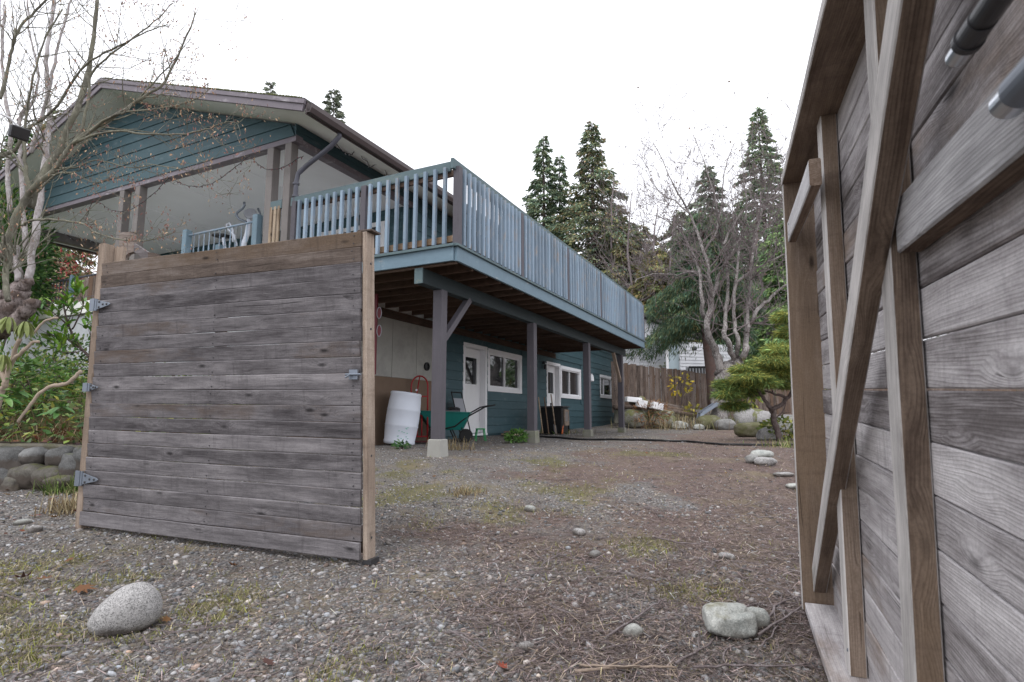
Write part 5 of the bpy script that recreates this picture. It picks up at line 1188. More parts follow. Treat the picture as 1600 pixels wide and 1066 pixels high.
class Twigs:
    """bare branching: tubes spawned along given limbs"""
    def __init__(s, seed, rmin=.0015): s.rmin = rmin; s.m = MB(); s.tw = MB(); s.r = random.Random(seed); s.ends = []
    def limb(s, pts, r0, r1, n=8, wob=.0):
        fine = []
        for i, (a, b) in enumerate(zip(pts, pts[1:])):
            p0 = pts[max(i - 1, 0)]; p3 = pts[min(i + 2, len(pts) - 1)]
            for k in range(4):
                t = k / 4; fine.append(.5 * ((2 * a) + (b - p0) * t + (2 * p0 - 5 * a + 4 * b - p3) * t * t + (3 * a - p0 - 3 * b + p3) * t ** 3))
        fine.append(pts[-1]); L = len(fine); rad = [(r0 + (r1 - r0) * (i / (L - 1)) ** .8) * (1 + s.r.uniform(-.10, .14)) for i in range(L)]
        if wob: fine = [p + Vector((s.r.gauss(0, wob), s.r.gauss(0, wob), s.r.gauss(0, wob))) for p in fine]
        s.m.tube(fine, rad, n); return fine, rad
    def grow(s, p, d, L, r, depth, up=.25, kink=.35, nseg=5, spawn=3, twig=True, maxd=9):
        path = [p.copy()]; rad = [r]; q = p.copy(); d = d.normalized()
        for k in range(nseg):
            d = (d + Vector((s.r.gauss(0, kink), s.r.gauss(0, kink), s.r.gauss(0, kink) + up)) * .35).normalized(); q = q + d * (L / nseg); path.append(q.copy()); rad.append(max(r * (1 - .75 * (k + 1) / nseg), s.rmin * .6))
        (s.tw if twig else s.m).tube(path, rad, 4 if r < .02 else 5)
        s.ends.append((q.copy(), d.copy()))
        if depth > 0:
            for j in range(spawn):
                k = s.r.randint(1, nseg); a = path[k]; dd = (path[k] - path[k - 1]).normalized(); side = dd.cross(Vector((s.r.gauss(0, 1), s.r.gauss(0, 1), s.r.gauss(0, 1)))).normalized()
                s.grow(a, dd * .75 + side * .75, L * s.r.uniform(.4, .68), max(rad[k] * .62, s.rmin), depth - 1, up, kink, nseg, spawn, twig)
    def along(s, fine, rad, n, L, depth, t0=.25, up=.3, kink=.35, spawn=3, rr=.4, cap=1e9):
        for j in range(n):
            i = s.r.randint(int(len(fine) * t0), len(fine) - 2); dd = (fine[i + 1] - fine[i]).normalized(); side = dd.cross(Vector((s.r.gauss(0, 1), s.r.gauss(0, 1), s.r.gauss(0, 1)))).normalized()
            s.grow(fine[i], dd * .6 + side * .8, L * s.r.uniform(.5, 1.2), min(rad[i] * rr, cap), depth, up, kink, 5, spawn)

# ------------------------------------------------------------------ left foreground: bare maple with pale stems and dry seed clusters
mp = thing('bare_maple', 'bare multi stemmed maple with pale lichened stems and dry seed clusters left of the house', 'tree', gz(P(-60, 640, 6.3)))
T = Twigs(3, .0018); Tp = Twigs(4, .002)
def L_(pts): return [P(x, y, Y) for x, y, Y in pts]
base = gz(P(-60, 650, 6.3), -.1)
st_ = Twigs(5); st_.limb([base, P(-62, 620, 6.3), P(-52, 570, 6.25), P(-28, 525, 6.15), P(-4, 500, 6.1), P(18, 478, 6.1), P(30, 458, 6.1)], .17, .10, 14, .012); st_.limb([P(-20, 520, 6.1), P(18, 506, 6.05), P(40, 488, 6.02), P(58, 470, 6.0)], .09, .06, 12, .010); st_.limb([P(-6, 470, 6.1), P(16, 458, 6.1), P(34, 448, 6.1), P(44, 438, 6.1)], .085, .06, 12, .010); st_.limb([P(-5, 520, 6.2), P(-20, 470, 6.25), P(-30, 400, 6.3)], .13, .09, 10, .01)
st_.m.build('trunk', BARK_STUMP, mp, smooth=True)
pale = [([(46, 438, 6.1), (49, 405, 6.1), (58, 345, 6.1), (66, 280, 6.15), (71, 235, 6.2), (76, 190, 6.2), (73, 120, 6.3), (74, 70, 6.3), (84, 10, 6.35), (90, -40, 6.4)], .062, .022),
    ([(30, 440, 6.1), (25, 410, 6.1), (24, 384, 6.1)], .058, .055),
    ([(15, 330, 6.4), (12, 270, 6.4), (16, 210, 6.4), (8, 150, 6.45), (3, 80, 6.5), (8, 10, 6.5)], .042, .018),
    ([(40, 400, 6.3), (36, 330, 6.3), (33, 250, 6.3), (30, 190, 6.3), (46, 160, 6.3)], .045, .02),
    ([(48, 240, 6.2), (60, 205, 6.15), (68, 170, 6.1), (80, 130, 6.0), (92, 70, 6.0), (103, 30, 6.0), (116, -10, 6.0)], .036, .012),
    ([(28, 190, 6.5), (52, 158, 6.5), (60, 110, 6.5), (48, 60, 6.5), (42, 0, 6.5)], .026, .012)]
for pts, r0, r1 in [(p, a * .68, c * .7) for p, a, c in pale]:
    f, rd = Tp.limb(L_(pts), r0, r1, 9, .006); Tp.along(f, rd, 12, .8, 2, .35, .45, .3, 2, .3, .010)
green = [([(-30, 450, 5.0), (5, 388, 5.0), (30, 330, 5.0), (43, 307, 5.0), (52, 294, 4.95), (84, 266, 4.9), (113, 226, 4.85), (140, 205, 4.8), (169, 188, 4.7), (225, 151, 4.6), (258, 126, 4.6), (292, 55, 4.6), (306, 20, 4.6)], .050, .005),
    ([(46, 325, 5.1), (58, 290, 5.1), (72, 265, 5.15), (93, 232, 5.2), (105, 200, 5.2), (118, 176, 5.2), (133, 130, 5.3), (141, 95, 5.3), (148, 45, 5.3), (152, -10, 5.3)], .050, .016),
    ([(113, 226, 5.0), (128, 200, 5.0), (138, 150, 5.0), (142, 118, 5.0), (165, 92, 4.95), (200, 65, 4.9), (240, 35, 4.85), (268, 5, 4.8)], .020, .004),
    ([(-8, 250, 5.3), (10, 240, 5.3), (26, 232, 5.25), (45, 200, 5.2), (60, 192, 5.2), (90, 165, 5.1), (115, 125, 5.0), (135, 100, 4.9), (165, 82, 4.8), (198, 66, 4.7), (230, 50, 4.7), (262, 38, 4.65)], .026, .004),
    ([(48, 308, 5.0), (42, 280, 5.0), (38, 240, 5.0), (40, 190, 5.0), (52, 120, 5.0), (70, 60, 5.0), (98, 15, 5.0)], .022, .006),
    ([(0, 155, 5.2), (10, 120, 5.2), (18, 75, 5.2), (32, 42, 5.2), (55, 18, 5.2), (85, -15, 5.2)], .022, .008),
    ([(35, 352, 4.9), (48, 345, 4.85), (75, 343, 4.8), (100, 345, 4.75), (128, 350, 4.7), (150, 364, 4.6), (180, 373, 4.55), (215, 377, 4.5), (245, 373, 4.5), (275, 361, 4.5)], .013, .003),
    ([(90, 262, 4.9), (120, 262, 4.85), (150, 250, 4.8), (200, 262, 4.7), (240, 258, 4.6), (290, 266, 4.5), (330, 262, 4.5)], .008, .002),
    ([(120, 222, 4.8), (150, 210, 4.7), (190, 205, 4.6), (235, 210, 4.5), (290, 209, 4.45), (330, 200, 4.4), (355, 190, 4.4), (373, 193, 4.4)], .013, .003),
    ([(113, 226, 4.8), (160, 190, 4.7), (200, 175, 4.6), (250, 170, 4.5), (300, 158, 4.45), (325, 142, 4.4)], .012, .0025),
    ([(190, 180, 4.6), (230, 140, 4.6), (258, 110, 4.6), (275, 90, 4.6), (298, 62, 4.6)], .009, .002),
    ([(60, 300, 4.9), (85, 275, 4.8), (110, 270, 4.7), (150, 286, 4.6), (180, 272, 4.6)], .009, .002),
    ([(42, 307, 5.0), (38, 270, 5.1), (20, 240, 5.2), (0, 225, 5.3)], .016, .008), ([(12, 470, 4.9), (8, 430, 4.95), (14, 400, 5.0), (6, 370, 5.0)], .030, .025)]
seedpts = []
for pts, r0, r1 in green:
    f, rd = T.limb(L_(pts), r0 * (.78 if r0 > .015 else 1), r1, 8, .003)
    if pts[-1][2] < 4.65:
        for q_ in range(46):
            p_ = f[T.r.randint(int(len(f) * .45), len(f) - 1)]; seedpts.append(p_ + Vector((T.r.gauss(0, .07), T.r.gauss(0, .07), T.r.gauss(.01, .055))))
            if q_ % 2: T.tw.tube([p_, p_.lerp(seedpts[-1], .5) + Vector((0, 0, .012)), seedpts[-1]], [.0022, .0016, .0010], 3)
    T.along(f, rd, 15 if r0 > .015 else 9, .62 if r0 > .015 else .34, 2, .35, .22, .35, 2, .5, .007)
Tp.m.build('stem', BARK_PALE, mp, smooth=True); T.m.build('limb', BARK_GREEN, mp, smooth=True)
tw = MB(); tw.v = T.tw.v + Tp.tw.v; k0 = len(T.tw.v); tw.f = T.tw.f + [tuple(i + k0 for i in f) for f in Tp.tw.f]; o = tw.build('twigs', BARK_GREEN, mp); props(o, kind='stuff')
C, Dd = [], []
for (q_, d_) in T.ends:
    pr = .75 if 4.0 < q_.y < 4.85 and q_.z > 2.2 else .28
    if T.r.random() < pr:
        for k in range(T.r.randint(2, 6)): C.append(tuple(q_ + Vector((T.r.gauss(0, .03), T.r.gauss(0, .03), T.r.gauss(-.02, .03))))); Dd.append((T.r.gauss(0, .5), T.r.gauss(0, .5), -1))
for q_ in seedpts:
    for k in range(2): C.append(tuple(q_ + Vector((T.r.gauss(0, .015), T.r.gauss(0, .015), T.r.gauss(-.01, .015))))); Dd.append((T.r.gauss(0, .6), T.r.gauss(0, .5), -1))
C = np.array(C); n = len(C); foliage('seed_clusters', C, np.array(Dd), rng.uniform(.014, .034, n), rng.uniform(.006, .013, n), tints(n, [(.30, .19, .12), (.40, .29, .19), (.20, .11, .09), (.26, .14, .12)], .25), LITTER, mp)

# rhododendron with hanging leaves at the left edge
rh = thing('rhododendron', 'rhododendron with pale crooked stems and drooping olive leaves at the left edge', 'shrub', gz(P(20, 690, 5.7)))
Rr = Twigs(9)
for pts, r0, r1 in (([(-12, 690, 5.75), (-6, 640, 5.75), (2, 612, 5.75), (8, 600, 5.7), (4, 580, 5.7), (18, 566, 5.7), (24, 545, 5.65), (32, 530, 5.6)], .036, .018), ([(8, 600, 5.7), (13, 580, 5.7), (22, 563, 5.65), (40, 545, 5.6), (52, 535, 5.6), (62, 534, 5.6)], .024, .014), ([(28, 660, 5.6), (48, 632, 5.6), (62, 615, 5.6), (80, 604, 5.6), (102, 600, 5.6), (116, 590, 5.6), (126, 580, 5.6)], .014, .020), ([(52, 522, 5.6), (66, 505, 5.6), (78, 499, 5.6), (90, 497, 5.6)], .010, .012)):
    Rr.limb(L_(pts), r0, r1, 8, .003)
Rr.m.build('stem', flat_mat('pale_shrub_stem', (.36, .29, .23), .85, var=.25, scale=20), rh, smooth=True)
def leaf_mesh(name, L, W, fold=.12, droop=.1, n=5):
    vs, fs = [], []
    for i in range(n + 1):
        t = i / n; w = W * .5 * math.sin(math.pi * min(1, t * .93 + .05)) ** .75; x = L * t; z = -droop * L * t * t
        vs += [(x, -w, z + fold * w * 2), (x, 0, z), (x, w, z + fold * w * 2)]
    for i in range(n):
        a = i * 3; fs += [(a, a + 3, a + 4, a + 1), (a + 1, a + 4, a + 5, a + 2)]
    me = bpy.data.meshes.new(name); me.from_pydata(vs, [], fs); me.shade_smooth(); return me
def single_leaf_mat(name, a, b, rough=.4):
    M = Mat(name, rough, .4); r = M.rand(); c = M.mix(r, a, b); n1 = M.noise(M.obj(), 25, 3); c = M.hsv(c, .5, 1, M.rng(n1, .2, .8, .75, 1.25)); return M.color(c)
def put_leaf(me, mat, parent, p, d, roll=0.0):
    d = Vector(d).normalized(); o = bpy.data.objects.new('leaf', me); COL.objects.link(o)
    if not me.materials: me.materials.append(mat)
    q_ = d.to_track_quat('X', 'Z').to_matrix().to_4x4() @ Matrix.Rotation(roll, 4, 'X'); q_.translation = Vector(p) - base_of(parent); o.parent = parent; o.matrix_local = q_
LMR = leaf_mesh('rhododendron_leaf', .17, .042, .3, .15); MRH = single_leaf_mat('rhododendron_leaf', (.16, .20, .05), (.26, .30, .11))
rs = random.Random(2)
for cx, cy, n in ((14, 496, 9), (40, 503, 11), (6, 555, 8)):
    for k in range(n):
        a = k / n * 6.28 + rs.uniform(-.3, .3); put_leaf(LMR, MRH, rh, P(cx, cy, 5.58) + Vector((math.cos(a), math.sin(a), 0)) * .02, (math.cos(a) * .55, math.sin(a) * .55, -rs.uniform(.5, 1.6)), rs.uniform(-.5, .5))
LMD = leaf_mesh('low_leaf', .15, .05, .2, .2); MLD = single_leaf_mat('low_green_leaf', (.045, .13, .035), (.13, .24, .06))
for cx, cy, n, Y_ in ((10, 622, 8, 5.5), (28, 612, 8, 5.6), (96, 636, 9, 5.7), (88, 645, 6, 5.65), (40, 570, 6, 5.9), (24, 590, 6, 5.8)):
    for k in range(n):
        a = k / n * 6.28 + rs.uniform(-.3, .3); put_leaf(LMD, MLD, rh, P(cx, cy, Y_), (math.cos(a), math.sin(a), rs.uniform(-.5, .6)), rs.uniform(-.5, .5))

# bright green broadleaf bush beside the gate post
gb = thing('green_bush', 'bright green laurel bush between the bare maple and the gate post', 'shrub', gz(P(128, 650, 6.6)))
B_ = Twigs(12)
for pts, r0, r1 in (([(150, 690, 6.6), (142, 570, 6.6), (122, 540, 6.6), (108, 510, 6.55), (100, 480, 6.5), (98, 448, 6.5)], .022, .006), ([(122, 540, 6.6), (105, 530, 6.55), (85, 525, 6.5), (70, 520, 6.5)], .012, .004), ([(112, 515, 6.55), (126, 490, 6.5), (132, 470, 6.5)], .010, .004), ([(108, 510, 6.55), (85, 490, 6.5), (68, 478, 6.5)], .009, .003), ([(128, 548, 6.6), (110, 552, 6.5), (90, 548, 6.45)], .008, .003), ([(138, 560, 6.6), (142, 530, 6.5), (140, 510, 6.5)], .008, .003)):
    f, rd = B_.limb(L_(pts), r0, r1, 7, .003); B_.along(f, rd, 5, .26, 1, .35, .4, .3, 2, .6)
B_.m.build('stem', BARK_DARK, gb, smooth=True); o = B_.tw.build('twigs', BARK_DARK, gb); props(o, kind='stuff')
LMB = leaf_mesh('laurel_leaf', .105, .034, .25, .12, 4); MLB = single_leaf_mat('laurel_leaf', (.05, .17, .018), (.22, .36, .045), .35)
k = 0
ends = B_.ends[:]; rs.shuffle(ends)
for (q_, d_) in ends * 3:
    if k >= 285: break
    for j in range(5):
        a = rs.uniform(0, 6.28); s_ = d_.orthogonal().normalized(); s2 = d_.cross(s_); put_leaf(LMB, MLB, gb, q_ - d_ * rs.uniform(0, .12), d_ * .7 + s_ * math.cos(a) * .8 + s2 * math.sin(a) * .8 + UP * .25, rs.uniform(-.8, .8)); k += 1

# ground cover on the bank and dry stalks
def bank_pts(n, x0, x1, y0, y1):
    out = []
    while len(out) < n:
        x, y = random.uniform(x0, x1), random.uniform(y0, y1)
        if inside(BANK, x, y): out.append((x, y, G(x, y)))
    return np.array(out)
pt = bank_pts(7500, -12, -3.4, 5.98, 10.8); n = len(pt); ht_ = rng.uniform(.02, .46, n) * np.clip((pt[:, 1] - 5.9) / .5, .15, 1); pt[:, 2] += ht_
o = foliage('ground_cover', pt, np.stack([rng.normal(0, 1, n), rng.normal(0, 1, n), rng.normal(.25, .5, n)], -1), rng.uniform(.04, .13, n), rng.uniform(.02, .05, n), tints(n, [(.08, .17, .035), (.17, .24, .05), (.28, .28, .05), (.045, .10, .03), (.12, .09, .04)], .3, [.3, .27, .13, .2, .1]), LEAF_GLOSSY, None); props(o, 'mixed green and yellow low plants covering the left bank', 'ground cover', kind='stuff')
pt = bank_pts(1500, -9, -3.6, 6.0, 7.2); n = len(pt); V, F = blades(pt, rng.uniform(.08, .30, n), rng.uniform(.004, .009, n), rng.uniform(0, 6.28, n), rng.uniform(-.1, 1.2, n), rng.normal(0, .12, n))
o = np_mesh('dead_fern_stalks', V, F, LITTER, tint=np.repeat(tints(n, [(.17, .10, .055), (.24, .16, .09), (.11, .065, .045), (.28, .22, .14)], .25), 6, 0)); props(o, 'brown dead fern stalks and leaf litter above the stone wall', 'dead plants', kind='stuff')
pt = bank_pts(900, -9, -3.6, 5.98, 6.7); cols = []; lv = MB()
for p in pt: drop_leaf((p[0], p[1], p[2] + .03), random.uniform(.025, .055), tuple(c * random.uniform(.6, 1.1) for c in random.choice(LEAFCOL)), .5)
o = np_mesh('bank_leaves', lv.v, np.array(lv.f), LITTER, tint=np.array(cols)); props(o, 'brown leaf litter along the top of the stone wall', 'leaves', kind='stuff')
def tuft(name, label, c, n, L, cols, spread, cat='grass', up=(.5, 1.45)):
    pt = np.array(c) + np.stack([rng.normal(0, spread, n), rng.normal(0, spread, n), np.zeros(n)], -1); pt[:, 2] = [G(x, y) for x, y, _ in pt]
    V, F = blades(pt, rng.uniform(.4, 1, n) * L, rng.uniform(.004, .007, n) * (1 + .08 * c[1]), rng.uniform(0, 6.28, n), rng.uniform(*up, n), rng.normal(0, .12, n)); o = np_mesh(name, V, F, LITTER, tint=np.repeat(tints(n, cols, .25), 6, 0)); props(o, label, cat, kind='stuff')
GRN = [(.09, .15, .035), (.14, .19, .06), (.20, .21, .09)]; DRY = [(.26, .21, .12), (.33, .28, .18), (.20, .15, .09)]
tuft('grass_tuft', 'fresh green grass tuft at the base of the stone wall beside the gate post', GP(108, 768), 260, .22, GRN, .10)
tuft('grass_tuft', 'dry tan grass tuft at the foot of the left gate post', GP(112, 800), 240, .20, DRY, .09)
tuft('grass_tuft', 'dry grass around the first deck pier', GP(712, 702), 110, .22, DRY, .16)
tuft('grass_tuft', 'small dry clump in the middle of the far gravel', GP(728, 774), 120, .11, DRY, .07)
tuft('grass_tuft', 'grass fringe at the left corner of the white barrel', GP(588, 690), 140, .2, GRN, .14)
tuft('grass_tuft', 'dry grass along the foot of the blue wall near the last posts', gz(H(8.6, 2.3, 0)), 260, .16, DRY + GRN, .45)
tuft('grass_tuft', 'tall dry grass under the log pile', GP(1045, 664), 900, .55, DRY + [(.18, .17, .08)], .75, up=(.8, 1.5))
tuft('grass_tuft', 'grass behind the rocks in front of the golden cypress', GP(1145, 667), 500, .4, DRY + GRN, .6)
tuft('grass_tuft', 'yellow green weeds beside the right gate edge', GP(1240, 700), 160, .2, GRN + DRY + [(.26, .26, .08)], .22)
def leafy(name, label, c, r, n, L, W, cols, cat='shrub', squash=.8, stems=6, lift=None):
    t = thing(name, label, cat, gz(c)); b = gz(c); lift = r * squash if lift is None else lift
    v = rng.normal(size=(n, 3)); v = unit(v) * (rng.uniform(.25, 1, (n, 1)) ** .5); v *= np.array([r, r, r * squash]); C = v + np.array([b.x, b.y, b.z + lift])
    m = MB()
    for k in range(stems):
        a = random.uniform(0, 6.28); m.tube([b, b + Vector((math.cos(a) * r * .3, math.sin(a) * r * .3, lift * .7)), b + Vector((math.cos(a) * r * .7, math.sin(a) * r * .7, lift * 1.3))], [.012 * r + .004, .009 * r + .003, .003], 5)
    m.build('stem', BARK_DARK, t); foliage('leaves', C, v + rng.normal(0, .4 * r, (n, 3)), rng.uniform(.6, 1.3, n) * L, rng.uniform(.7, 1.2, n) * W, tints(n, cols, .28), LEAF, t); return t
leafy('weed_clump', 'bright green leafy weed in front of the second deck post', GP(806, 693), .19, 300, .07, .04, [(.09, .19, .04), (.14, .27, .07), (.05, .12, .03)], 'weed', .6)
leafy('small_weed', 'small dark green weed near the barrel', GP(628, 703), .12, 90, .06, .03, [(.06, .15, .06), (.10, .2, .07)], 'weed', .5)
leafy('yellow_sapling', 'sapling with yellow leaves in front of the fence', P(1063, 640, 20.8), .42, 70, .13, .09, [(.50, .36, .03), (.36, .30, .05), (.22, .20, .05)], 'sapling', 1.1, lift=1.1)
leafy('yellow_shrub', 'low yellowing shrub right of the yellow sapling', P(1083, 650, 20.4), .28, 50, .14, .10, [(.34, .29, .05), (.18, .19, .05)], 'shrub', .9)
leafy('bed_shrub', 'small green shrub with sparse leaves by the fence post right of the cherry', P(1172, 645, 22), .5, 160, .16, .11, [(.12, .22, .05), (.28, .28, .06)], 'shrub', 1.3, lift=.9)
leafy('rusty_bush', 'rust brown dead bush at the left of the log pile', P(1018, 655, 19.2), .62, 520, .18, .03, [(.20, .10, .05), (.28, .16, .08), (.14, .08, .05)], 'bush', .8)
leafy('right_weeds', 'yellow green weeds under the golden cypress', GP(1226, 688), .45, 360, .10, .06, [(.16, .22, .05), (.30, .30, .07), (.10, .13, .04)], 'weed', .5)

# ------------------------------------------------------------------ golden thread cypress at the right
gc = thing('golden_cypress', 'golden thread leaf cypress with a leaning dark stem at the right gate edge', 'tree', GP(1217, 690))
K = Twigs(21); Yc = GP(1217, 690).y
for pts, r0, r1 in (([(1220, 694), (1214, 672), (1208, 655), (1207, 640)], .062, .05), ([(1207, 642), (1195, 625), (1186, 612), (1182, 600), (1178, 585)], .042, .022), ([(1207, 640), (1225, 628), (1238, 612), (1242, 590), (1236, 560), (1228, 540)], .045, .024), ([(1230, 620), (1215, 618), (1200, 612), (1188, 608)], .03, .012), ([(1238, 580), (1215, 575), (1200, 580), (1190, 590)], .035, .015), ([(1238, 612), (1262, 598), (1285, 580), (1300, 560)], .05, .03)):
    f, rd = K.limb([P(x, y, Yc) for x, y in pts], r0, r1, 9, .008); K.along(f, rd, 4, .5, 1, .4, .2, .4, 2, .35)
K.m.build('trunk', BARK_DARK, gc, smooth=True); o = K.tw.build('twigs', BARK_DARK, gc); props(o, kind='stuff')
C, Dd, Ts = [], [], []
pads = [(1152, 604, .30, .20), (1137, 616, .24, .20), (1172, 590, .33, .20), (1188, 574, .30, .18), (1164, 577, .26, .16), (1204, 566, .34, .2), (1218, 583, .26, .16), (1196, 598, .24, .14), (1148, 634, .22, .18), (1133, 600, .18, .16), (1168, 613, .26, .16), (1226, 548, .30, .2), (1243, 572, .30, .2), (1214, 545, .24, .18), (1236, 520, .26, .22), (1228, 496, .22, .2), (1250, 545, .35, .3), (1285, 560, .45, .35), (1262, 520, .4, .4), (1268, 600, .35, .25), (1232, 600, .2, .12)]
for px, py, rx, rz in pads:
    c0 = np.array(P(px, py, Yc + random.uniform(-.45, .45))); n = 2500; rz *= .60
    v = unit(rng.normal(size=(n, 3))) * rng.uniform(.35, 1.0, (n, 1)) * np.array([rx, rx * 1.2, rz]); v[:, 2] = np.where(v[:, 2] < 0, v[:, 2] * .35, v[:, 2]); C.append(c0 + v)
    Dd.append(v * np.array([1.3, 1.3, .6]) / rx + rng.normal(0, .45, (n, 3)) + np.array([0, 0, -.45])); yb = rng.random((n, 1)) < (.24 + .24 * (py < 592))
    Ts.append(np.where(yb, np.array([.33, .33, .085]), np.array([.135, .205, .068])) * np.exp(rng.normal(0, .35, (n, 1))) * np.exp(rng.normal(0, .12)))
C = np.concatenate(C); n = len(C); needle_crown('crown', C, np.concatenate(Dd), rng.uniform(.06, .19, n), rng.uniform(.007, .014, n), np.concatenate(Ts), NEEDLE, gc)

# ------------------------------------------------------------------ bare cherry in the middle distance
chy = thing('bare_cherry', 'big bare cherry tree with mossy pale limbs behind the yard', 'tree', gz(P(1124, 664, 20)))
K = Twigs(31, .0075)
def Lc(pts, Y=20): return [P(x, y, Y + .6 * math.sin(i * 1.7 + x)) for i, (x, y) in enumerate(pts)]
b0 = gz(P(1122, 664, 20), -.2)
K.limb([b0, P(1123, 650, 20), P(1126, 620, 20), P(1130, 592, 20), P(1128, 575, 20)], .34, .25, 12, .02); K.limb([P(1128, 590, 20), P(1140, 574, 20), P(1152, 566, 20)], .30, .20, 12, .02)
tk = MB(); tk.v, tk.f = K.m.v, K.m.f; tk.build('trunk', BARK_CHERRY, chy, smooth=True); K.m = MB()
limbs = [([(1128, 580), (1120, 552), (1108, 527), (1105, 502), (1112, 478), (1109, 440), (1100, 395), (1078, 335), (1052, 290), (1022, 222)], .17, .010, 20), ([(1106, 505), (1097, 482), (1095, 440), (1088, 410), (1070, 370), (1040, 345), (1005, 330)], .085, .008, 16), ([(1150, 568), (1140, 542), (1132, 520), (1135, 482), (1138, 440), (1130, 382), (1120, 330), (1106, 272), (1082, 208)], .11, .008, 18), ([(1150, 566), (1153, 530), (1146, 500), (1150, 442), (1156, 380), (1166, 330), (1160, 262), (1158, 215)], .09, .007, 16), ([(1152, 568), (1165, 550), (1168, 520), (1180, 490), (1200, 470), (1226, 446), (1262, 430), (1300, 400)], .13, .010, 16), ([(1168, 520), (1170, 470), (1176, 400), (1190, 332), (1218, 290), (1240, 230)], .085, .008, 16), ([(1112, 470), (1125, 430), (1140, 400), (1160, 370), (1200, 350), (1240, 330)], .07, .012, 14), ([(1109, 440), (1085, 425), (1060, 430), (1020, 428), (990, 440)], .06, .012, 12), ([(1130, 382), (1150, 345), (1172, 320), (1200, 312), (1236, 300)], .05, .01, 12), ([(1100, 395), (1120, 360), (1128, 310), (1132, 262), (1150, 220)], .05, .01, 12), ([(1078, 335), (1060, 318), (1030, 300), (1008, 255)], .04, .008, 10), ([(1150, 442), (1180, 420), (1220, 400), (1260, 385)], .05, .01, 10)]
for pts, r0, r1, n in limbs:
    f, rd = K.limb(Lc(pts), r0, r1, 8, .02); K.along(f, rd, int(n * 1.6), 1.9, 2, .22, .22, .5, 3, .4, .024)
K.m.build('limb', BARK_CHERRY, chy, smooth=True); o = K.tw.build('twigs', BARK_TWIG, chy); props(o, kind='stuff')
C = np.array([tuple(q_) for q_, d_ in K.ends if K.r.random() < .10]); n = len(C); foliage('dead_leaves', C, rng.normal(size=(n, 3)), rng.uniform(.06, .12, n), rng.uniform(.04, .07, n), tints(n, [(.14, .10, .09), (.22, .16, .12)], .2), LITTER, chy)
# drooping cedar right behind it, with its own straight trunk
cd = thing('drooping_cedar', 'big green cedar with drooping sprays and a straight reddish trunk beside the cherry', 'tree', gz(P(1117, 664, 22.2)))
m = MB(); m.tube([gz(P(1117, 664, 22.2), -.2), P(1113, 600, 22.2), P(1106, 540, 22.2), P(1101, 480, 22.3), P(1098, 400, 22.4), P(1095, 330, 22.4)], [.24, .21, .19, .17, .12, .05], 10); m.build('trunk', MAROON_BARK, cd, smooth=True)
Cs, Ds, Ts = [], [], []
for i in range(120):
    py = random.uniform(330, 512); z_o = P(1101, py, 22.4); az = random.uniform(0, 6.28); u = (py - 330) / 190; r = random.uniform(.8, 1.9) * (.45 + 1.1 * u ** .6)
    if math.cos(az) < -.1 and py > 480: r *= 1.3
    if math.cos(az) < -.2 and py > 490: r = min(r, 3.1)
    if math.cos(az) > .2 and py > 470: r *= .75
    dv = np.array([math.cos(az), math.sin(az) * (.5 if math.sin(az) < 0 else 1), 0]); k = 620; s = np.sqrt(rng.uniform(.03, 1, k)); lat = rng.normal(0, .17 * r + .06, k); pd = np.array([-dv[1], dv[0], 0])
    Cs.append(np.array(z_o) + dv * (s * r)[:, None] + pd * lat[:, None] - np.array([0, 0, 1]) * (.42 * r * s ** 1.7 + np.abs(rng.normal(0, .16, k)))[:, None]); Ds.append(dv * rng.uniform(.1, .7, (k, 1)) + rng.normal(0, .3, (k, 3)) + np.array([0, 0, -1.0])); Ts.append(tints(k, [(.10, .175, .11), (.075, .135, .09), (.14, .21, .12), (.17, .19, .09)], .25) * np.exp(rng.normal(0, .2)))
C = np.concatenate(Cs); n = len(C); needle_crown('crown', C, np.concatenate(Ds), rng.uniform(.10, .28, n), rng.uniform(.018, .042, n), np.concatenate(Ts), NEEDLE, cd)

# ------------------------------------------------------------------ conifers and bare trees beyond
DG = [(.075, .11, .08), (.095, .14, .095), (.13, .165, .10)]; OL = [(.11, .12, .065), (.155, .155, .075), (.18, .135, .08), (.08, .10, .065)]
def B2(px, py, Y, z=None): v = P(px, py, Y); return Vector((v.x, v.y, G(v.x, v.y, False) if z is None else z))
conifer('tall_cedar', 'left one of the two tall dark cedars rising above the deck railing', B2(852, 600, 40), P(852, 212, 40).z, 4.2, DG + OL[:1], 190, 110, .15, .35, (.42, .15), .5, .3)
conifer('tall_cedar', 'shorter second leader just right of the left tall cedar', B2(878, 600, 40.5), P(879, 243, 40.5).z, 3.4, DG + OL[:1], 150, 90, .2, .35, (.42, .15), .5, .22)
conifer('tall_cedar', 'tallest pointed cedar in the middle with a brownish lower crown', B2(932, 600, 38), P(931, 192, 38).z, 5.6, DG + OL, 270, 120, .12, .4, (.42, .15), .5, .32, shape=.8)
conifer('tall_conifer', 'tall spiry conifer rising beside the right gate', B2(1210, 600, 40), P(1209, 168, 40).z, 4.4, [(.08, .13, .085), (.12, .17, .10), (.15, .19, .09)], 200, 110, .2, .3, (.45, .17), .35, .3)
conifer('olive_cedar', 'olive brown cedar just beyond the end of the deck railing', B2(985, 600, 36), P(985, 372, 36).z, 3.6, OL + [(.15, .14, .06)], 170, 120, .1, .4, (.40, .14), .6, .25, shape=.55)
conifer('olive_cedar', 'bushy yellowish cedar left of the drooping cedar', B2(1035, 600, 33), P(1040, 390, 33).z, 3.2, [(.10, .125, .05), (.14, .15, .06), (.17, .13, .06)], 160, 120, .1, .4, (.36, .13), .6, .22, shape=.5)
conifer('back_conifer', 'dark green conifer filling the gap behind the cherry limbs', B2(1165, 600, 34), P(1168, 330, 34).z, 4.0, [(.07, .11, .07), (.10, .15, .08)], 190, 120, .1, .35, (.40, .14), .55, .25, shape=.55)
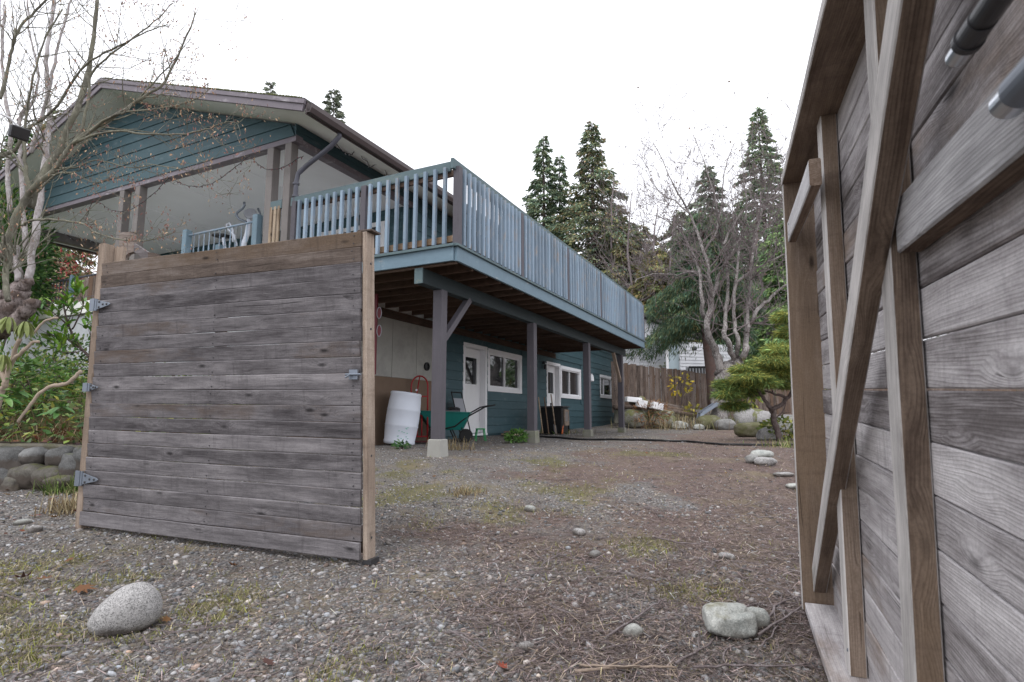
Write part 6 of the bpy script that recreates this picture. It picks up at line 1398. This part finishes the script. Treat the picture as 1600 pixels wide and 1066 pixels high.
conifer('back_conifer', 'green conifer close behind the right gate edge', B2(1240, 600, 30), P(1240, 345, 30).z, 3.4, [(.08, .14, .06), (.13, .19, .07)], 170, 120, .1, .35, (.36, .12), .55, .25, shape=.55)
conifer('back_conifer', 'low dark conifer behind the neighbouring house', B2(1075, 600, 38), P(1075, 330, 38).z, 4.0, [(.09, .11, .08), (.13, .13, .085)], 170, 110, .1, .35, (.42, .15), .55, .25, shape=.6)
conifer('roof_conifer', 'grey green conifer top showing above the right roof slope', B2(502, 600, 45, 4), P(500, 140, 45).z, 3.0, [(.10, .12, .09), (.14, .15, .11)], 130, 90, .45, .2, (.45, .16), .2, .25, shape=.6)
conifer('roof_conifer', 'small tree tip showing above the middle of the roof', B2(395, 600, 50, 4), P(396, 128, 50).z, 2.0, [(.10, .12, .09), (.14, .15, .11)], 90, 80, .55, .2, (.45, .16), .2, .2, shape=.6)
conifer('left_conifer', 'olive conifer behind the maple left of the roof', B2(48, 600, 30, 3), P(48, 175, 30).z, 2.6, [(.12, .13, .06), (.09, .11, .06), (.17, .13, .07)], 140, 100, .3, .3, (.40, .14), .5, .2, shape=.55)
conifer('left_conifer', 'dark conifer at the far left edge', B2(-5, 600, 27, 3), P(-5, 205, 27).z, 3.0, [(.05, .09, .04), (.08, .13, .05)], 150, 110, .2, .3, (.36, .13), .5, .2, shape=.5)
leafy('evergreen_shrub', 'dark glossy evergreen shrub behind the maple stump', P(10, 420, 10.5), .75, 2600, .12, .055, [(.025, .07, .02), (.05, .11, .03), (.09, .16, .04)], 'shrub', 1.25, 8, lift=2.0)
leafy('evergreen_shrub', 'second evergreen shrub at the left edge below the flood light', P(-10, 350, 11), 1.0, 2200, .12, .055, [(.03, .08, .02), (.06, .13, .03), (.12, .18, .04)], 'shrub', 1.3, 8, lift=2.6)
leafy('berry_shrub', 'thorny red berried shrub beyond the left porch beam', P(128, 410, 17), 1.5, 1300, .13, .05, [(.30, .04, .04), (.20, .05, .04), (.24, .17, .10), (.14, .16, .06), (.34, .26, .18)], 'shrub', .8, 14, lift=2.6)
leafy('berry_shrub', 'straggly berry shrub over the foundation left of the porch', P(75, 420, 16), 1.2, 800, .12, .04, [(.26, .05, .05), (.26, .20, .12), (.10, .15, .05), (.36, .29, .22)], 'shrub', .8, 14, lift=2.5)
for i, (px, top, Y_, lab, cnt) in enumerate(((985, 300, 34, 'thin bare tree standing right of the tallest cedar', 20), (965, 275, 36, 'slim bare tree close to the tallest cedar', 16), (1022, 315, 33, 'bare twiggy tree left of the cherry crown', 22), (1055, 330, 32, 'bare twiggy tree behind the left limbs of the cherry', 22), (1190, 300, 30, 'bare twiggy tree behind the right limbs of the cherry', 20))):
    b = B2(px, 600, Y_); t = thing('bare_tree', lab, 'tree', b); K = Twigs(50 + i, .011); tp = P(px + random.uniform(-8, 8), top, Y_)
    f, rd = K.limb([b, b.lerp(tp, .35) + Vector((.3, 0, 0)), b.lerp(tp, .7) - Vector((.25, 0, 0)), tp], .16, .02, 7, .03); K.along(f, rd, cnt, 3.0, 2, .25, .35, .4, 4, .5, .05)
    K.m.build('trunk', BARK_FAR, t, smooth=True); o = K.tw.build('twigs', BARK_FAR, t); props(o, kind='stuff')
conifer('olive_cedar', 'olive cedar between the tallest cedar and the bare twiggy tree', B2(968, 600, 42), P(968, 318, 42).z, 4.2, OL + [(.14, .14, .075)], 170, 110, .1, .35, (.46, .16), .55, .22, shape=.55)
conifer('olive_cedar', 'low bushy olive cedar left of the neighbouring roof', B2(1008, 600, 40), P(1012, 352, 40).z, 3.8, OL + [(.17, .15, .08)], 160, 110, .1, .35, (.46, .16), .55, .22, shape=.5)
conifer('back_conifer', 'grey green conifer rising directly behind the cherry crown', B2(1122, 600, 42), P(1122, 258, 42).z, 3.6, [(.10, .13, .10), (.13, .16, .11)], 170, 110, .15, .3, (.46, .16), .5, .22, shape=.7)
leafy('bank_shrub', 'leafy green shrub on the bank below the pale foundation', P(62, 585, 7.6), .48, 620, .08, .03, [(.06, .14, .03), (.10, .20, .045), (.17, .22, .06)], 'shrub', .9, 8, lift=.40)
leafy('bank_shrub', 'dark ivy like shrub against the pale foundation beside the gate post', P(100, 572, 9.2), .62, 800, .075, .045, [(.035, .08, .025), (.06, .12, .035), (.12, .16, .05)], 'shrub', .8, 8, lift=.45)
leafy('bank_shrub', 'tall green shrub at the left edge of the bank under the rhododendron leaves', P(8, 575, 7.2), .5, 560, .09, .03, [(.05, .12, .03), (.09, .18, .04), (.16, .20, .05)], 'shrub', 1.1, 8, lift=.5)
# wooded hillside closing the view
def wood_belt(name, label, px0, px1, Y0, zl, zh, n, cols):
    x = rng.uniform(px0, px1, n); u = rng.random(n); C = np.array([tuple(P(a, 600, Y0 + rng.uniform(0, 8))) for a in x]); hgt = np.array([.55 + .45 * mnoise.noise(Vector((a * .02, 3, 1))) + .25 * mnoise.noise(Vector((a * .07, 1, 5))) for a in x]); C[:, 2] = zl + (zh - zl) * u * np.clip(hgt, .1, 1)
    o = foliage(name, C, rng.normal(0, .6, (n, 3)) + np.array([0, 0, -.6]), rng.uniform(.3, .7, n), rng.uniform(.12, .28, n), tints(n, cols, .3), NEEDLE, None); props(o, label, 'wood', kind='stuff')
wood_belt('far_wood', 'dark wooded slope closing the view behind the fence', 900, 1330, 44, 2, 13, 11000, [(.05, .075, .045), (.08, .10, .055), (.11, .10, .06)])
wood_belt('left_wood', 'green wooded slope rising at the far left of the garden', -2600, -120, 19, 3.2, 10, 8000, [(.06, .10, .045), (.10, .14, .055), (.12, .11, .06)])
wood_belt('right_wood', 'green wood continuing to the right behind the gate', 1330, 3200, 34, 1.2, 11, 8000, [(.05, .085, .045), (.09, .13, .055), (.11, .11, .06)])
# ------------------------------------------------------------------ repeats share a group
GROUPS = {'wooden_gate': 'two leaves of the open wooden gate', 'rock': 'rocks edging the yard and planting bed', 'stone': 'loose stones on the driveway', 'stick': 'sticks fallen on the driveway', 'string_lights': 'string lights on the porch', 'grass_tuft': 'grass tufts round the yard', 'white_board': 'white boards on the log pile', 'tall_cedar': 'conifers beyond the yard', 'tall_conifer': 'conifers beyond the yard', 'olive_cedar': 'conifers beyond the yard', 'back_conifer': 'conifers beyond the yard', 'roof_conifer': 'tree tops showing over the roof', 'left_conifer': 'conifers at the far left', 'bare_tree': 'bare trees beyond the yard', 'bank_shrub': 'shrubs on the left bank', 'evergreen_shrub': 'evergreen shrubs behind the maple', 'berry_shrub': 'berry shrubs left of the porch'}
for o in list(SC.objects):
    k = o.name.split('.')[0]
    if o.parent is None and k in GROUPS and o.get('label') and not o.get('group'): o['group'] = GROUPS[k]
print('meshes', len(bpy.data.meshes), 'objects', len(bpy.data.objects), 'tris', sum(sum(max(0, len(p.vertices) - 2) for p in o.data.polygons) if len(o.data.polygons) < 3000 else len(o.data.polygons) * 2 for o in SC.objects if o.type == 'MESH'))
